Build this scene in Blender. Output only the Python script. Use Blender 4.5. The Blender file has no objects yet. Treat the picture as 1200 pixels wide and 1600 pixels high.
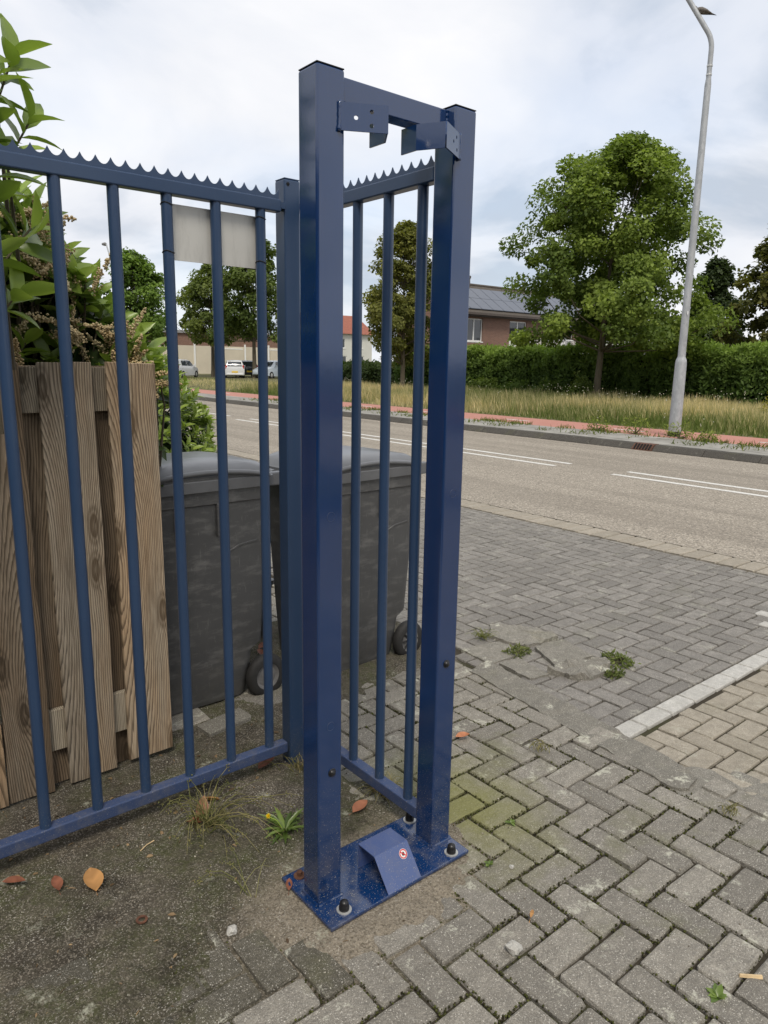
import bpy, bmesh, math, random
import numpy as np
from mathutils import Vector, Matrix, noise as mnoise

random.seed(7); rng = np.random.default_rng(7)
S = bpy.context.scene
COL = S.collection

# ------------------------------------------------------------------ camera
# world frame: X runs across the road (away from us), Y along the road, Z up; metres
cam_d = bpy.data.cameras.new('Camera'); cam = bpy.data.objects.new('Camera', cam_d); COL.objects.link(cam)
CR = np.array([[.7750, -.1160, .6220], [-.6320, -.1670, .7570], [.0160, -.9790, -.2020]])
f3 = CR[:, 2] / np.linalg.norm(CR[:, 2]); r3 = CR[:, 0] - f3 * (CR[:, 0] @ f3); r3 /= np.linalg.norm(r3); u3 = np.cross(r3, f3)
CAMPOS = np.array([0., 0., 1.58])
cam.matrix_world = Matrix(((r3[0], u3[0], -f3[0], 0), (r3[1], u3[1], -f3[1], 0), (r3[2], u3[2], -f3[2], 1.58), (0, 0, 0, 1)))
cam_d.sensor_fit = 'HORIZONTAL'; cam_d.sensor_width = 36; cam_d.lens = 36 * 1131 / 1200
cam_d.clip_start = 0.05; cam_d.clip_end = 3000
S.camera = cam
S.render.resolution_x = 768; S.render.resolution_y = 1024

# ------------------------------------------------------------------ world, sun, exposure
W = bpy.data.worlds.new('World'); S.world = W; W.use_nodes = True
SUN_DIR = Vector((-.42, -.62, 1.05)).normalized()
wn = W.node_tree; wn.nodes.clear()
def wnode(t, **k):
    n = wn.nodes.new(t)
    for a, b in k.items(): setattr(n, a, b)
    return n
wo = wnode('ShaderNodeOutputWorld'); sky = wnode('ShaderNodeTexSky', sky_type='NISHITA', sun_disc=False)
sky.sun_elevation = math.asin(SUN_DIR.z); sky.sun_rotation = math.atan2(SUN_DIR.x, SUN_DIR.y)
bg1 = wnode('ShaderNodeBackground'); bg1.inputs['Strength'].default_value = .12
wn.links.new(sky.outputs[0], bg1.inputs[0])
tc = wnode('ShaderNodeTexCoord'); sx = wnode('ShaderNodeSeparateXYZ'); wn.links.new(tc.outputs['Generated'], sx.inputs[0])
ad = wnode('ShaderNodeMath', operation='ADD'); ad.inputs[1].default_value = .32; wn.links.new(sx.outputs['Z'], ad.inputs[0])
mx = wnode('ShaderNodeMath', operation='MAXIMUM'); mx.inputs[1].default_value = .2; wn.links.new(ad.outputs[0], mx.inputs[0])
dv = wnode('ShaderNodeVectorMath', operation='DIVIDE'); cb = wnode('ShaderNodeCombineXYZ')
for i in range(3): wn.links.new(mx.outputs[0], cb.inputs[i])
wn.links.new(tc.outputs['Generated'], dv.inputs[0]); wn.links.new(cb.outputs[0], dv.inputs[1])
n1 = wnode('ShaderNodeTexNoise'); n1.inputs['Scale'].default_value = 1.7; n1.inputs['Detail'].default_value = 7; n1.inputs['Roughness'].default_value = .52; n1.inputs['Distortion'].default_value = .35
mp = wnode('ShaderNodeMapping'); mp.inputs['Location'].default_value = (1.3, .4, 0); wn.links.new(dv.outputs[0], mp.inputs[0]); wn.links.new(mp.outputs[0], n1.inputs['Vector'])
r1 = wnode('ShaderNodeValToRGB'); e = r1.color_ramp.elements
e[0].position = .37; e[0].color = (.345, .385, .445, 1); e[1].position = .65; e[1].color = (.60, .60, .612, 1)
q = e.new(.48); q.color = (.515, .53, .565, 1)
wn.links.new(n1.outputs[0], r1.inputs[0])
bg2 = wnode('ShaderNodeBackground'); bg2.inputs['Strength'].default_value = 1.0; wn.links.new(r1.outputs[0], bg2.inputs[0])
n2 = wnode('ShaderNodeTexNoise'); n2.inputs['Scale'].default_value = 1.1; n2.inputs['Detail'].default_value = 5
wn.links.new(mp.outputs[0], n2.inputs['Vector'])
r2 = wnode('ShaderNodeValToRGB'); e = r2.color_ramp.elements
e[0].position = .30; e[0].color = (.72, .72, .72, 1); e[1].position = .5; e[1].color = (1, 1, 1, 1)
wn.links.new(n2.outputs[0], r2.inputs[0])
ms = wnode('ShaderNodeMixShader'); wn.links.new(r2.outputs[0], ms.inputs[0]); wn.links.new(bg1.outputs[0], ms.inputs[1]); wn.links.new(bg2.outputs[0], ms.inputs[2])
wn.links.new(ms.outputs[0], wo.inputs[0])

sd = bpy.data.lights.new('sun', 'SUN'); sd.energy = 1.5; sd.angle = math.radians(18); sd.color = (1, .92, .80)
so = bpy.data.objects.new('sun', sd); COL.objects.link(so); so.rotation_euler = SUN_DIR.to_track_quat('Z', 'Y').to_euler(); so.location = (-4, -6, 12)
vs = S.view_settings; vs.view_transform = 'Standard'; vs.look = 'None'; vs.gamma = 1; vs.exposure = 0.74; vs.use_curve_mapping = False
S.render.engine = 'CYCLES'

# ------------------------------------------------------------------ node helpers
class NT:
    def __init__(s, name):
        s.m = bpy.data.materials.new(name); s.m.use_nodes = True; s.t = s.m.node_tree; s.t.nodes.clear()
        s.out = s.t.nodes.new('ShaderNodeOutputMaterial'); s._c = {}
    def n(s, ty, ins=None, **props):
        nd = s.t.nodes.new('ShaderNode' + ty)
        for k, v in props.items(): setattr(nd, k, v)
        for k, v in (ins or {}).items(): s.set(nd.inputs[k], v)
        return nd
    def set(s, sock, v):
        if isinstance(v, bpy.types.NodeSocket): s.t.links.new(v, sock)
        elif isinstance(v, bpy.types.Node): s.t.links.new(v.outputs[0], sock)
        else:
            if isinstance(v, (tuple, list)) and sock.type == 'RGBA' and len(v) == 3: v = (*v, 1)
            sock.default_value = v
    def obj(s):
        if 'o' not in s._c: s._c['o'] = s.n('TexCoord').outputs['Object']
        return s._c['o']
    def pos(s):
        if 'p' not in s._c: s._c['p'] = s.n('NewGeometry').outputs['Position']
        return s._c['p']
    def rnd(s):
        if 'r' not in s._c:
            a = s.n('ObjectInfo').outputs['Random']; b = s.n('NewGeometry').outputs['Random Per Island']
            s._c['r'] = s.math('FRACT', s.math('ADD', a, b), 0)
        return s._c['r']
    def math(s, op, a, b=0.): return s.n('Math', {0: a, 1: b}, operation=op).outputs[0]
    def noise(s, scale, detail=4, rough=.55, v=None, dist=0.): return s.n('TexNoise', {'Vector': v if v is not None else s.pos(), 'Scale': scale, 'Detail': detail, 'Roughness': rough, 'Distortion': dist}).outputs[0]
    def voro(s, scale, v=None, feature='F1', out='Distance'): return s.n('TexVoronoi', {'Vector': v if v is not None else s.pos(), 'Scale': scale}, feature=feature).outputs[out]
    def ramp(s, fac, stops, interp='LINEAR'):
        nd = s.n('ValToRGB', {0: fac}); cr = nd.color_ramp; cr.interpolation = interp
        while len(cr.elements) > 1: cr.elements.remove(cr.elements[-1])
        for i, (p, c) in enumerate(stops):
            e = cr.elements[0] if i == 0 else cr.elements.new(p)
            e.position = p
            if not isinstance(c, (tuple, list)): c = (c, c, c)
            e.color = (*c[:3], 1)
        return nd.outputs[0]
    def mix(s, fac, a, b, mode='MIX'):
        nd = s.n('Mix', data_type='RGBA', blend_type=mode); s.set(nd.inputs[0], fac); s.set(nd.inputs[6], a); s.set(nd.inputs[7], b); return nd.outputs[2]
    def scalevec(s, v, sc, off=None):
        r = s.n('VectorMath', {0: v, 1: sc}, operation='MULTIPLY').outputs[0]
        return r
    def addvec(s, v, o): return s.n('VectorMath', {0: v, 1: o}, operation='ADD').outputs[0]
    def comb(s, x=0., y=0., z=0.): return s.n('CombineXYZ', {0: x, 1: y, 2: z}).outputs[0]
    def sep(s, v): return s.n('SeparateXYZ', {0: v}).outputs
    def bump(s, h, strength=.3, dist=.01): return s.n('Bump', {'Height': h, 'Strength': strength, 'Distance': dist}).outputs[0]
    def bsdf(s, col, rough=.6, normal=None, metal=0., spec=.5, **extra):
        b = s.n('BsdfPrincipled', {'Base Color': col, 'Roughness': rough, 'Metallic': metal, 'Specular IOR Level': spec})
        if normal is not None: s.set(b.inputs['Normal'], normal)
        for k, v in extra.items(): s.set(b.inputs[k.replace('_', ' ')], v)
        s.t.links.new(b.outputs[0], s.out.inputs[0]); return s.m

def plain(name, col, rough=.6, metal=0., var=.12, sc=9., spec=.5):
    t = NT(name); n = t.noise(sc, 5, .6, t.obj())
    c = t.mix(t.ramp(n, [(.3, 0), (.7, 1)]), tuple(x * (1 - var) for x in col), tuple(min(1, x * (1 + var)) for x in col))
    return t.bsdf(c, t.math('ADD', rough - .06, t.math('MULTIPLY', n, .12)), t.bump(n, .06, .004), metal, spec)

MATS = {}
def blue(name, base, rough, dirt_z, wear, ior=1.5):
    t = NT(name); p = t.pos(); z = t.sep(p)[2]
    fade = t.noise(2.3, 4, .6, p); fine = t.noise(42, 3, .6, p)
    c = t.mix(t.ramp(fade, [(.35, 0), (.7, 1)]), base, tuple(x * 1.16 + .003 for x in base))
    # splashed dirt near the ground
    spk = t.ramp(t.noise(260, 2, .6, p), [(.63, 0), (.69, 1)])
    low = t.n('MapRange', {0: z, 1: dirt_z, 2: 0., 3: 0., 4: 1.}).outputs[0]
    dm = t.math('MULTIPLY', spk, t.math('MULTIPLY', low, .8))
    c = t.mix(dm, c, (.34, .31, .26))
    haz = t.math('MULTIPLY', t.math('MULTIPLY', t.ramp(t.noise(18, 5, .7, p), [(.48, 0), (.8, 1)]), t.math('POWER', low, 2.)), .5)
    c = t.mix(haz, c, (.20, .18, .15))
    # scratches / chips
    ch = t.ramp(t.noise(31, 6, .75, p), [(.72, 0), (.74, 1)])
    c = t.mix(t.math('MULTIPLY', ch, wear), c, (.33, .33, .34))
    st_ = t.ramp(t.noise(1., 5, .7, t.scalevec(p, (95, 95, 2.2))), [(.58, 0), (.80, .10)])
    c = t.mix(st_, c, (.12, .125, .145))
    r = t.math('ADD', rough, t.math('MULTIPLY', t.math('ADD', t.math('ADD', dm, haz), st_), .4))
    r = t.math('ADD', r, t.math('MULTIPLY', fade, .06))
    return t.bsdf(c, r, t.bump(fine, .03, .003), 0., .5, IOR=ior)
MATS['blue'] = blue('blue_gloss_paint', (.0030, .026, .100), .085, .45, .25, 1.85)
MATS['blue_old'] = blue('blue_weathered_paint', (.019, .045, .102), .30, .30, .8, 1.6)
MATS['blue_ramp'] = blue('blue_skylit_paint', (.040, .072, .20), .26, .3, 1., 1.8)  # lighter copy of the frame blue, sky light on the slope painted in
MATS['blue_rail'] = blue('blue_dusty_paint', (.032, .054, .125), .50, .9, 1., 1.5)

def concrete_brick(name, ca, cb, speck=.7, lich=.5, moss=0.3, sc=1.):
    t = NT(name); p = t.pos(); r = t.rnd()
    c = t.mix(r, ca, cb)
    c = t.mix(t.ramp(t.noise(14, 5, .65), [(.3, 0), (.75, .55)]), c, tuple(x * .55 for x in ca))
    wv = t.addvec(p, t.scalevec(t.n('TexNoise', {'Vector': p, 'Scale': 160., 'Detail': 2.}).outputs['Color'], (.006, .006, .006)))
    c = t.mix(t.ramp(t.noise(36, 4, .6), [(.35, .45), (.65, 0)]), c, tuple(x * .62 for x in ca))
    c = t.mix(t.ramp(t.noise(240 * sc, 3, .6), [(.40, .5), (.60, 0)]), c, tuple(x * .50 for x in ca))
    for vs_, k_, lo in ((270., 1., .84), (520., .85, .78)):
        vd = t.n('TexVoronoi', {'Vector': wv, 'Scale': vs_ * sc}); vc = t.sep(vd.outputs['Color'])
        dot = t.math('MULTIPLY', t.ramp(vc[0], [(lo, 0), (lo + .08, 1)]), t.ramp(vd.outputs['Distance'], [(.25, 1), (.50, 0)]))
        c = t.mix(t.math('MULTIPLY', dot, speck * k_), c, (.60, .57, .50))
    li = t.math('MULTIPLY', t.ramp(t.noise(7.3, 6, .7, t.addvec(p, (4, 2, 0))), [(.585, 0), (.64, 1)]), t.ramp(t.noise(75, 4, .7), [(.40, 0), (.52, 1)]))
    c = t.mix(t.math('MULTIPLY', li, lich), c, (.52, .51, .42))
    mo = t.math('MULTIPLY', t.ramp(t.noise(2.1, 5, .65, t.addvec(p, (9, 3, 0))), [(.56, 0), (.72, 1)]), moss)
    c = t.mix(mo, c, (.14, .145, .05))
    if moss > .5:     # the damp corner beside the frame has grown green
        dl = t.n('VectorMath', {0: t.n('VectorMath', {0: p, 1: (1.74, 1.66, 0)}, operation='SUBTRACT').outputs[0], 1: (1., .75, 0)}, operation='MULTIPLY').outputs[0]
        gl_ = t.ramp(t.math('ADD', t.n('VectorMath', {0: dl}, operation='LENGTH').outputs['Value'], t.math('MULTIPLY', t.math('SUBTRACT', t.noise(9, 5, .7), .5), .4)), [(.05, .75), (.38, 0)])
        c = t.mix(gl_, c, (.20, .20, .055))
    h = t.math('ADD', t.noise(120, 4, .7), t.math('MULTIPLY', t.noise(30, 4, .6), 1.2))
    return t.bsdf(c, .88, t.bump(h, .8, .007), 0., .25)
MATS['brick'] = concrete_brick('grey_paver', (.245, .226, .192), (.43, .398, .338), 1., .8, .52)
MATS['brick_m'] = concrete_brick('dirty_paver', (.10, .092, .07), (.185, .168, .132), .8, .9, .5)
MATS['brick_d'] = concrete_brick('driveway_paver', (.235, .220, .198), (.38, .355, .32), .7, .35, .12)
MATS['brick_t'] = concrete_brick('tan_paver', (.37, .328, .258), (.52, .465, .375), .6, .3, .1)
MATS['white_tile'] = concrete_brick('white_tile', (.60, .58, .53), (.72, .70, .65), .3, .1, .0)
MATS['strip'] = concrete_brick('edge_paver', (.40, .355, .285), (.54, .48, .39), .4, .2, .0)
MATS['concrete'] = concrete_brick('old_concrete', (.23, .215, .18), (.38, .355, .305), .9, 1., .3)
MATS['kerb'] = concrete_brick('kerb_concrete', (.085, .078, .067), (.125, .114, .098), .25, .15, .2)

def soil():
    t = NT('mossy_soil'); p = t.pos(); s = t.sep(p)
    big = t.noise(2.6, 6, .65); mid = t.noise(11, 6, .7); fin = t.noise(95, 5, .7)
    c = t.mix(t.ramp(mid, [(.3, 0), (.7, 1)]), (.060, .052, .040), (.135, .118, .090))
    moss = t.math('MULTIPLY', t.ramp(big, [(.44, 0), (.60, 1)]), t.ramp(t.noise(40, 5, .7), [(.35, .2), (.6, 1)]))
    c = t.mix(t.math('MULTIPLY', moss, .75), c, (.075, .086, .030))
    dark = t.ramp(t.noise(3.7, 5, .7, t.addvec(p, (5, 1, 0))), [(.52, 0), (.66, .75)])
    c = t.mix(dark, c, (.026, .022, .017))
    # sand spilled round the frame's foot
    d = t.n('VectorMath', {0: t.n('VectorMath', {0: p, 1: (1.22, 1.50, 0)}, operation='SUBTRACT').outputs[0], 1: (1., 1.6, 0)}, operation='MULTIPLY').outputs[0]
    ln = t.n('VectorMath', {0: d}, operation='LENGTH').outputs['Value']
    sand = t.ramp(t.math('ADD', ln, t.math('MULTIPLY', t.math('SUBTRACT', mid, .5), .5)), [(.30, 1.), (.52, 0)])
    c = t.mix(t.math('MULTIPLY', sand, .9), c, t.mix(t.ramp(fin, [(.3, 0), (.7, 1)]), (.16, .135, .10), (.40, .345, .265)))
    wsp = t.math('MULTIPLY', t.ramp(t.noise(190, 2, .6), [(.60, 0), (.65, 1)]), t.ramp(t.noise(4.5, 5, .65, t.addvec(p, (0, 7, 0))), [(.38, .08), (.58, 1)]))
    c = t.mix(t.math('MULTIPLY', wsp, .85), c, (.50, .47, .41))
    vcs = t.sep(t.n('TexVoronoi', {'Vector': t.addvec(p, t.scalevec(t.n('TexNoise', {'Vector': p, 'Scale': 120., 'Detail': 2.}).outputs['Color'], (.008, .008, .008))), 'Scale': 260.}).outputs['Color'])
    c = t.mix(t.ramp(vcs[0], [(.60, 0), (.95, .5)]), c, (.030, .026, .019))
    c = t.mix(t.math('MULTIPLY', t.ramp(vcs[1], [(.74, 0), (.97, .7)]), t.ramp(big, [(.35, 1), (.65, .3)])), c, (.34, .30, .24))
    li = t.math('MULTIPLY', t.ramp(t.noise(6.1, 6, .7, t.addvec(p, (3, 8, 0))), [(.60, 0), (.68, .9)]), t.ramp(t.noise(70, 4, .7), [(.42, 0), (.56, 1)]))
    c = t.mix(li, c, (.42, .42, .33))
    h = t.math('ADD', t.math('MULTIPLY', mid, 1.5), fin)
    return t.bsdf(c, .95, t.bump(h, .8, .012), 0., .15)
MATS['soil'] = soil()

def asphalt():
    t = NT('chipseal_road'); p = t.pos()
    c = t.mix(t.noise(.5, 4, .6), (.262, .230, .186), (.325, .288, .236))
    v = t.n('TexVoronoi', {'Vector': p, 'Scale': 75.}); vc = t.sep(v.outputs['Color'])
    c = t.mix(t.ramp(vc[0], [(.55, 0), (1, .75)]), c, (.60, .54, .45))
    c = t.mix(t.ramp(vc[1], [(.6, 0), (1, .75)]), c, (.085, .078, .068))
    tr = t.ramp(t.noise(1.2, 5, .6, t.scalevec(p, (1.4, .06, 1))), [(.42, 0), (.68, .55)])
    c = t.mix(tr, c, (.165, .145, .118))
    return t.bsdf(c, .9, t.bump(v.outputs['Distance'], .5, .006), 0., .2)
MATS['road'] = asphalt()
def redpath():
    t = NT('red_asphalt'); c = t.mix(t.noise(1.3, 6, .7), (.38, .165, .125), (.47, .225, .175))
    return t.bsdf(t.mix(t.ramp(t.noise(60, 3), [(.55, 0), (.7, .4)]), c, (.5, .33, .28)), .92)
MATS['red'] = redpath()
def tilepath():
    t = NT('footpath_tile'); c = t.mix(t.rnd(), (.25, .24, .215), (.36, .345, .31))
    return t.bsdf(t.mix(t.ramp(t.noise(3, 6, .7), [(.4, 0), (.75, .6)]), c, (.16, .15, .12)), .92)
MATS['tile'] = tilepath()
def ground_m():
    t = NT('ground_earth'); c = t.mix(t.noise(.3, 6, .6), (.075, .09, .035), (.15, .14, .075))
    c = t.mix(t.ramp(t.noise(6, 5, .7), [(.4, 0), (.7, .6)]), c, (.19, .16, .10))
    return t.bsdf(c, .95, t.bump(t.noise(20, 5), .4, .02), 0., .1)
MATS['ground'] = ground_m()
def bed():
    t = NT('joint_sand'); c = t.mix(t.noise(9, 6, .7), (.030, .026, .020), (.075, .064, .048))
    c = t.mix(t.ramp(t.noise(1.7, 5, .7), [(.52, 0), (.7, .7)]), c, (.07, .08, .03))
    return t.bsdf(c, .97, t.bump(t.noise(150, 4), .6, .005), 0., .1)
MATS['bed'] = bed()
def paintm():
    t = NT('white_road_paint'); c = t.mix(t.noise(3, 5, .6), (.60, .59, .55), (.74, .73, .69))
    w = t.math('MULTIPLY', t.ramp(t.noise(55, 3, .7), [(.50, 0), (.62, 1)]), t.ramp(t.noise(1.6, 4, .6), [(.35, .25), (.65, .85)]))
    return t.bsdf(t.mix(w, c, (.27, .235, .185)), .8)
MATS['paint'] = paintm()

def wood(name, brown, grey, greyness):
    t = NT(name); o = t.obj(); r = t.n('ObjectInfo').outputs['Random']
    off = t.comb(t.math('MULTIPLY', t.math('SUBTRACT', r, .5), .26), 0., t.math('MULTIPLY', r, 17.))
    q = t.addvec(o, off); s = t.sep(q)
    warp = t.math('MULTIPLY', t.math('SUBTRACT', t.noise(1., 3, .5, t.scalevec(q, (2., 2., 1.3))), .5), .06)
    # the curved year rings cut by the saw
    kv = t.n('TexVoronoi', {'Vector': t.comb(t.math('MULTIPLY', s[0], 6.5), t.math('MULTIPLY', s[2], 2.1), 0.), 'Scale': 1., 'Randomness': 1.}, voronoi_dimensions='2D'); kd = kv.outputs['Distance']
    kpull = t.ramp(kd, [(0, .022), (.22, .007), (.45, 0)])
    xx = t.math('ADD', t.math('ADD', s[0], warp), kpull)
    zz = t.math('MULTIPLY', t.math('SINE', t.math('MULTIPLY', s[2], 1.55)), .085)
    dd = t.math('SQRT', t.math('ADD', t.math('MULTIPLY', xx, xx), t.math('MULTIPLY', zz, zz)))
    ring = t.math('FRACT', t.math('MULTIPLY', t.math('ADD', dd, t.math('MULTIPLY', t.noise(1., 3, .6, t.scalevec(q, (70, 30, 1.3))), .0065)), 150.), 0)
    late = t.ramp(ring, [(0, .0), (.45, .15), (.80, 1), (.93, .95), (1, .0)])
    fib = t.noise(1., 5, .7, t.scalevec(q, (420, 200, 9.)))
    c = t.mix(late, tuple(x * 1.2 for x in brown), tuple(x * .40 for x in brown))
    g = t.mix(late, tuple(x * 1.25 for x in grey), tuple(x * .38 for x in grey))
    gm = t.ramp(t.math('ADD', t.noise(1., 5, .6, t.scalevec(q, (9, 5, 1.1))), t.math('MULTIPLY', t.math('SUBTRACT', r, .5), .5)), [(.34 - greyness, 0), (.72 - greyness, 1)])
    c = t.mix(gm, c, g)
    c = t.mix(t.ramp(fib, [(.36, .55), (.58, 0)]), c, tuple(x * .34 for x in brown))
    stain = t.ramp(t.noise(1., 5, .65, t.scalevec(q, (13, 8, 1.6))), [(.55, 0), (.72, .65)])
    c = t.mix(stain, c, tuple(x * .30 for x in brown))
    # knots
    kn = t.ramp(kd, [(.0, .5), (.05, .9), (.085, 1), (.11, .3), (.14, .6), (.18, 0)])
    c = t.mix(t.math('MULTIPLY', kn, .85), c, tuple(x * .22 for x in brown))
    c = t.mix(1., c, t.ramp(t.math('FRACT', t.math('MULTIPLY', r, 7.3), 0), [(0, (.66, .65, .64)), (1, (1.12, 1.10, 1.07))]), 'MULTIPLY')
    return t.bsdf(c, .86, t.bump(t.math('ADD', late, t.math('MULTIPLY', fib, .8)), .35, .004), 0., .2)
MATS['wood_b'] = wood('brown_plank', (.50, .345, .21), (.45, .38, .29), -.02)
MATS['wood_g'] = wood('grey_plank', (.27, .20, .135), (.33, .285, .225), .08)
MATS['wood_r'] = wood('grey_rail', (.42, .34, .24), (.43, .38, .30), .2)

def leafmat(name, trans=.35, gloss=.35, rough=.45):
    t = NT(name); a = t.n('Attribute', attribute_name='Col').outputs['Color']; r = t.n('NewGeometry').outputs['Random Per Island']
    c = t.mix(t.ramp(r, [(0, .0), (1, 1.)]), t.mix(1., a, (.72, .74, .70), 'MULTIPLY'), t.mix(1., a, (1.25, 1.22, 1.15), 'MULTIPLY'))
    b = t.n('BsdfPrincipled', {'Base Color': c, 'Roughness': rough, 'Specular IOR Level': gloss})
    tr = t.n('BsdfTranslucent', {'Color': t.mix(1., c, (1.25, 1.35, .7), 'MULTIPLY')})
    mxs = t.n('MixShader', {0: trans, 1: b.outputs[0], 2: tr.outputs[0]})
    t.t.links.new(mxs.outputs[0], t.out.inputs[0]); return t.m
MATS['leaf'] = leafmat('tree_leaf', .40, .2, .55)
MATS['laurel'] = leafmat('laurel_leaf', .32, .5, .33)
MATS['grass'] = leafmat('grass_blade', .3, .1, .7)
MATS['flower'] = leafmat('dry_blossom', .15, .1, .8)
MATS['dead'] = leafmat('fallen_leaf', .15, .25, .5)
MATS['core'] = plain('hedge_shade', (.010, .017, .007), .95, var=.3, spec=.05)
def bark():
    t = NT('bark'); o = t.pos(); n = t.noise(1., 6, .7, t.scalevec(o, (14, 14, 3.)))
    return t.bsdf(t.mix(n, (.06, .05, .035), (.17, .145, .105)), .92, t.bump(n, .6, .02), 0., .15)
MATS['bark'] = bark()

def binplastic():
    t = NT('bin_plastic'); o = t.obj()
    c = t.mix(t.noise(5, 5, .6, o), (.055, .056, .058), (.082, .083, .085))
    sc1 = t.ramp(t.noise(1., 6, .72, t.scalevec(o, (7, 7, 26))), [(.50, 0), (.72, .6)])
    sc2 = t.ramp(t.noise(1., 5, .8, t.scalevec(o, (90, 60, 13))), [(.60, 0), (.68, .7)])
    zz = t.sep(o)[2]
    low = t.n('MapRange', {0: zz, 1: .5, 2: 0., 3: 0., 4: .55}).outputs[0]
    c = t.mix(sc1, c, (.20, .195, .185)); c = t.mix(t.math('MULTIPLY', sc2, .6), c, (.2, .2, .19))
    c = t.mix(t.math('MULTIPLY', low, t.ramp(t.noise(9, 6, .7, o), [(.35, 0), (.7, 1)])), c, (.115, .105, .09))
    return t.bsdf(c, t.math('ADD', .40, t.math('MULTIPLY', sc1, .5)), t.bump(t.noise(220, 3, .6, o), .12, .002), 0., .5)
MATS['bin'] = binplastic()
MATS['bin_lid'] = plain('bin_lid_plastic', (.12, .124, .132), .30, var=.2, sc=6)  # same plastic as the body, lightened to paint in the reflected sky
MATS['rubber'] = plain('black_rubber', (.022, .021, .020), .75, var=.4, sc=30)
MATS['hub'] = plain('grey_hub_plastic', (.15, .145, .14), .6, var=.3, sc=20)
MATS['black'] = plain('black_plastic', (.012, .012, .013), .35, var=.3, sc=40)
MATS['zinc'] = plain('zinc_washer', (.55, .55, .53), .45, .6, var=.15, sc=50)
MATS['rust'] = plain('rusty_steel', (.115, .05, .028), .85, .1, var=.5, sc=40)
def galv():
    t = NT('galvanised_steel'); p = t.obj(); v = t.n('TexVoronoi', {'Vector': t.scalevec(p, (1, 1, .5)), 'Scale': 22.})
    c = t.mix(t.sep(v.outputs['Color'])[0], (.33, .345, .36), (.43, .445, .46))
    c = t.mix(t.ramp(t.noise(1., 5, .6, t.scalevec(p, (3, 3, .9))), [(.4, 0), (.7, .5)]), c, (.27, .285, .29))
    return t.bsdf(c, .6, None, .2, .5)
MATS['galv'] = galv()
def platem():
    t = NT('bare_sign_sheet'); p = t.obj()
    c = t.mix(t.noise(9, 5, .6, p), (.58, .57, .53), (.68, .67, .63))
    c = t.mix(t.ramp(t.noise(34, 6, .8, p), [(.66, 0), (.72, .6)]), c, (.18, .17, .15))
    edge = t.ramp(t.noise(1., 5, .7, t.scalevec(p, (30, 1, 6))), [(.5, 0), (.75, .35)])
    return t.bsdf(t.mix(edge, c, (.30, .29, .26)), .5, None, .35, .4)
MATS['plate'] = platem()
def housebrick():
    t = NT('house_brick'); p = t.pos(); s = t.sep(p)
    b = t.n('TexBrick', {'Vector': t.comb(t.math('ADD', s[0], s[1]), s[2], 0.), 'Color1': (.25, .125, .08, 1), 'Color2': (.17, .08, .052, 1), 'Mortar': (.26, .22, .18, 1), 'Scale': 1., 'Mortar Size': .008, 'Brick Width': .22, 'Row Height': .065})
    return t.bsdf(t.mix(t.math('MULTIPLY', t.noise(3, 5), .5), b.outputs['Color'], (.18, .10, .08)), .9)
MATS['hbrick'] = housebrick()
def rooft():
    t = NT('roof_tile'); p = t.pos(); s = t.sep(p)
    w = t.math('SINE', t.math('MULTIPLY', t.math('ADD', s[0], s[1]), 26.))
    return t.bsdf(t.mix(t.noise(2, 6, .7), (.06, .05, .042), (.115, .098, .08)), .9, t.bump(w, .5, .03))
MATS['roof'] = rooft()
MATS['roof_red'] = plain('red_roof_tile', (.28, .10, .065), .9, var=.25, sc=4)
MATS['white'] = plain('white_paint', (.78, .78, .76), .5, var=.04)
MATS['cream'] = plain('cream_cladding', (.58, .52, .41), .75, var=.06, sc=.8)
MATS['render_w'] = plain('pale_render', (.60, .60, .55), .8, var=.06, sc=1)
MATS['greyclad'] = plain('grey_cladding', (.27, .27, .27), .7, var=.1, sc=1)
MATS['woodclad'] = plain('timber_cladding', (.33, .20, .11), .8, var=.2, sc=3)
MATS['darkbrick'] = plain('dark_brick', (.085, .07, .062), .9, var=.25, sc=5)
def glassm(name, col, rough=.06):
    t = NT(name); return t.bsdf(col, rough, None, 0., .9)
MATS['glass'] = glassm('window_glass', (.03, .036, .04))
MATS['solar'] = glassm('solar_glass', (.05, .06, .085), .12)
MATS['grate'] = plain('rusted_grate', (.12, .06, .04), .85, .2, var=.35, sc=25)
MATS['dark'] = plain('dark_void', (.006, .006, .006), .95, var=.2)
MATS['soiltop'] = MATS['soil']
for k, c in dict(car_white=(.72, .73, .74), car_dark=(.03, .035, .042), car_blue=(.50, .56, .62)).items():
    t = NT(k); t.bsdf(c, .25, None, 0., .5, Coat_Weight=.6); MATS[k] = t.m
t = NT('tail_light'); t.bsdf((.45, .02, .015), .2); MATS['tail'] = t.m
t = NT('plate_yellow'); t.bsdf((.80, .55, .03), .4); MATS['yplate'] = t.m
MATS['sticker_w'] = plain('sticker_white', (.74, .72, .70), .4, var=.05)
MATS['sticker_r'] = plain('sticker_red', (.60, .03, .03), .4, var=.1)
MATS['chip'] = plain('fresh_wood_chip', (.62, .46, .26), .8, var=.2, sc=60)
MATS['bird'] = plain('bird_feather', (.13, .115, .10), .8, var=.4, sc=30)
MATS['green_moto'] = plain('green_plastic', (.35, .5, .06), .4)

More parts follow.
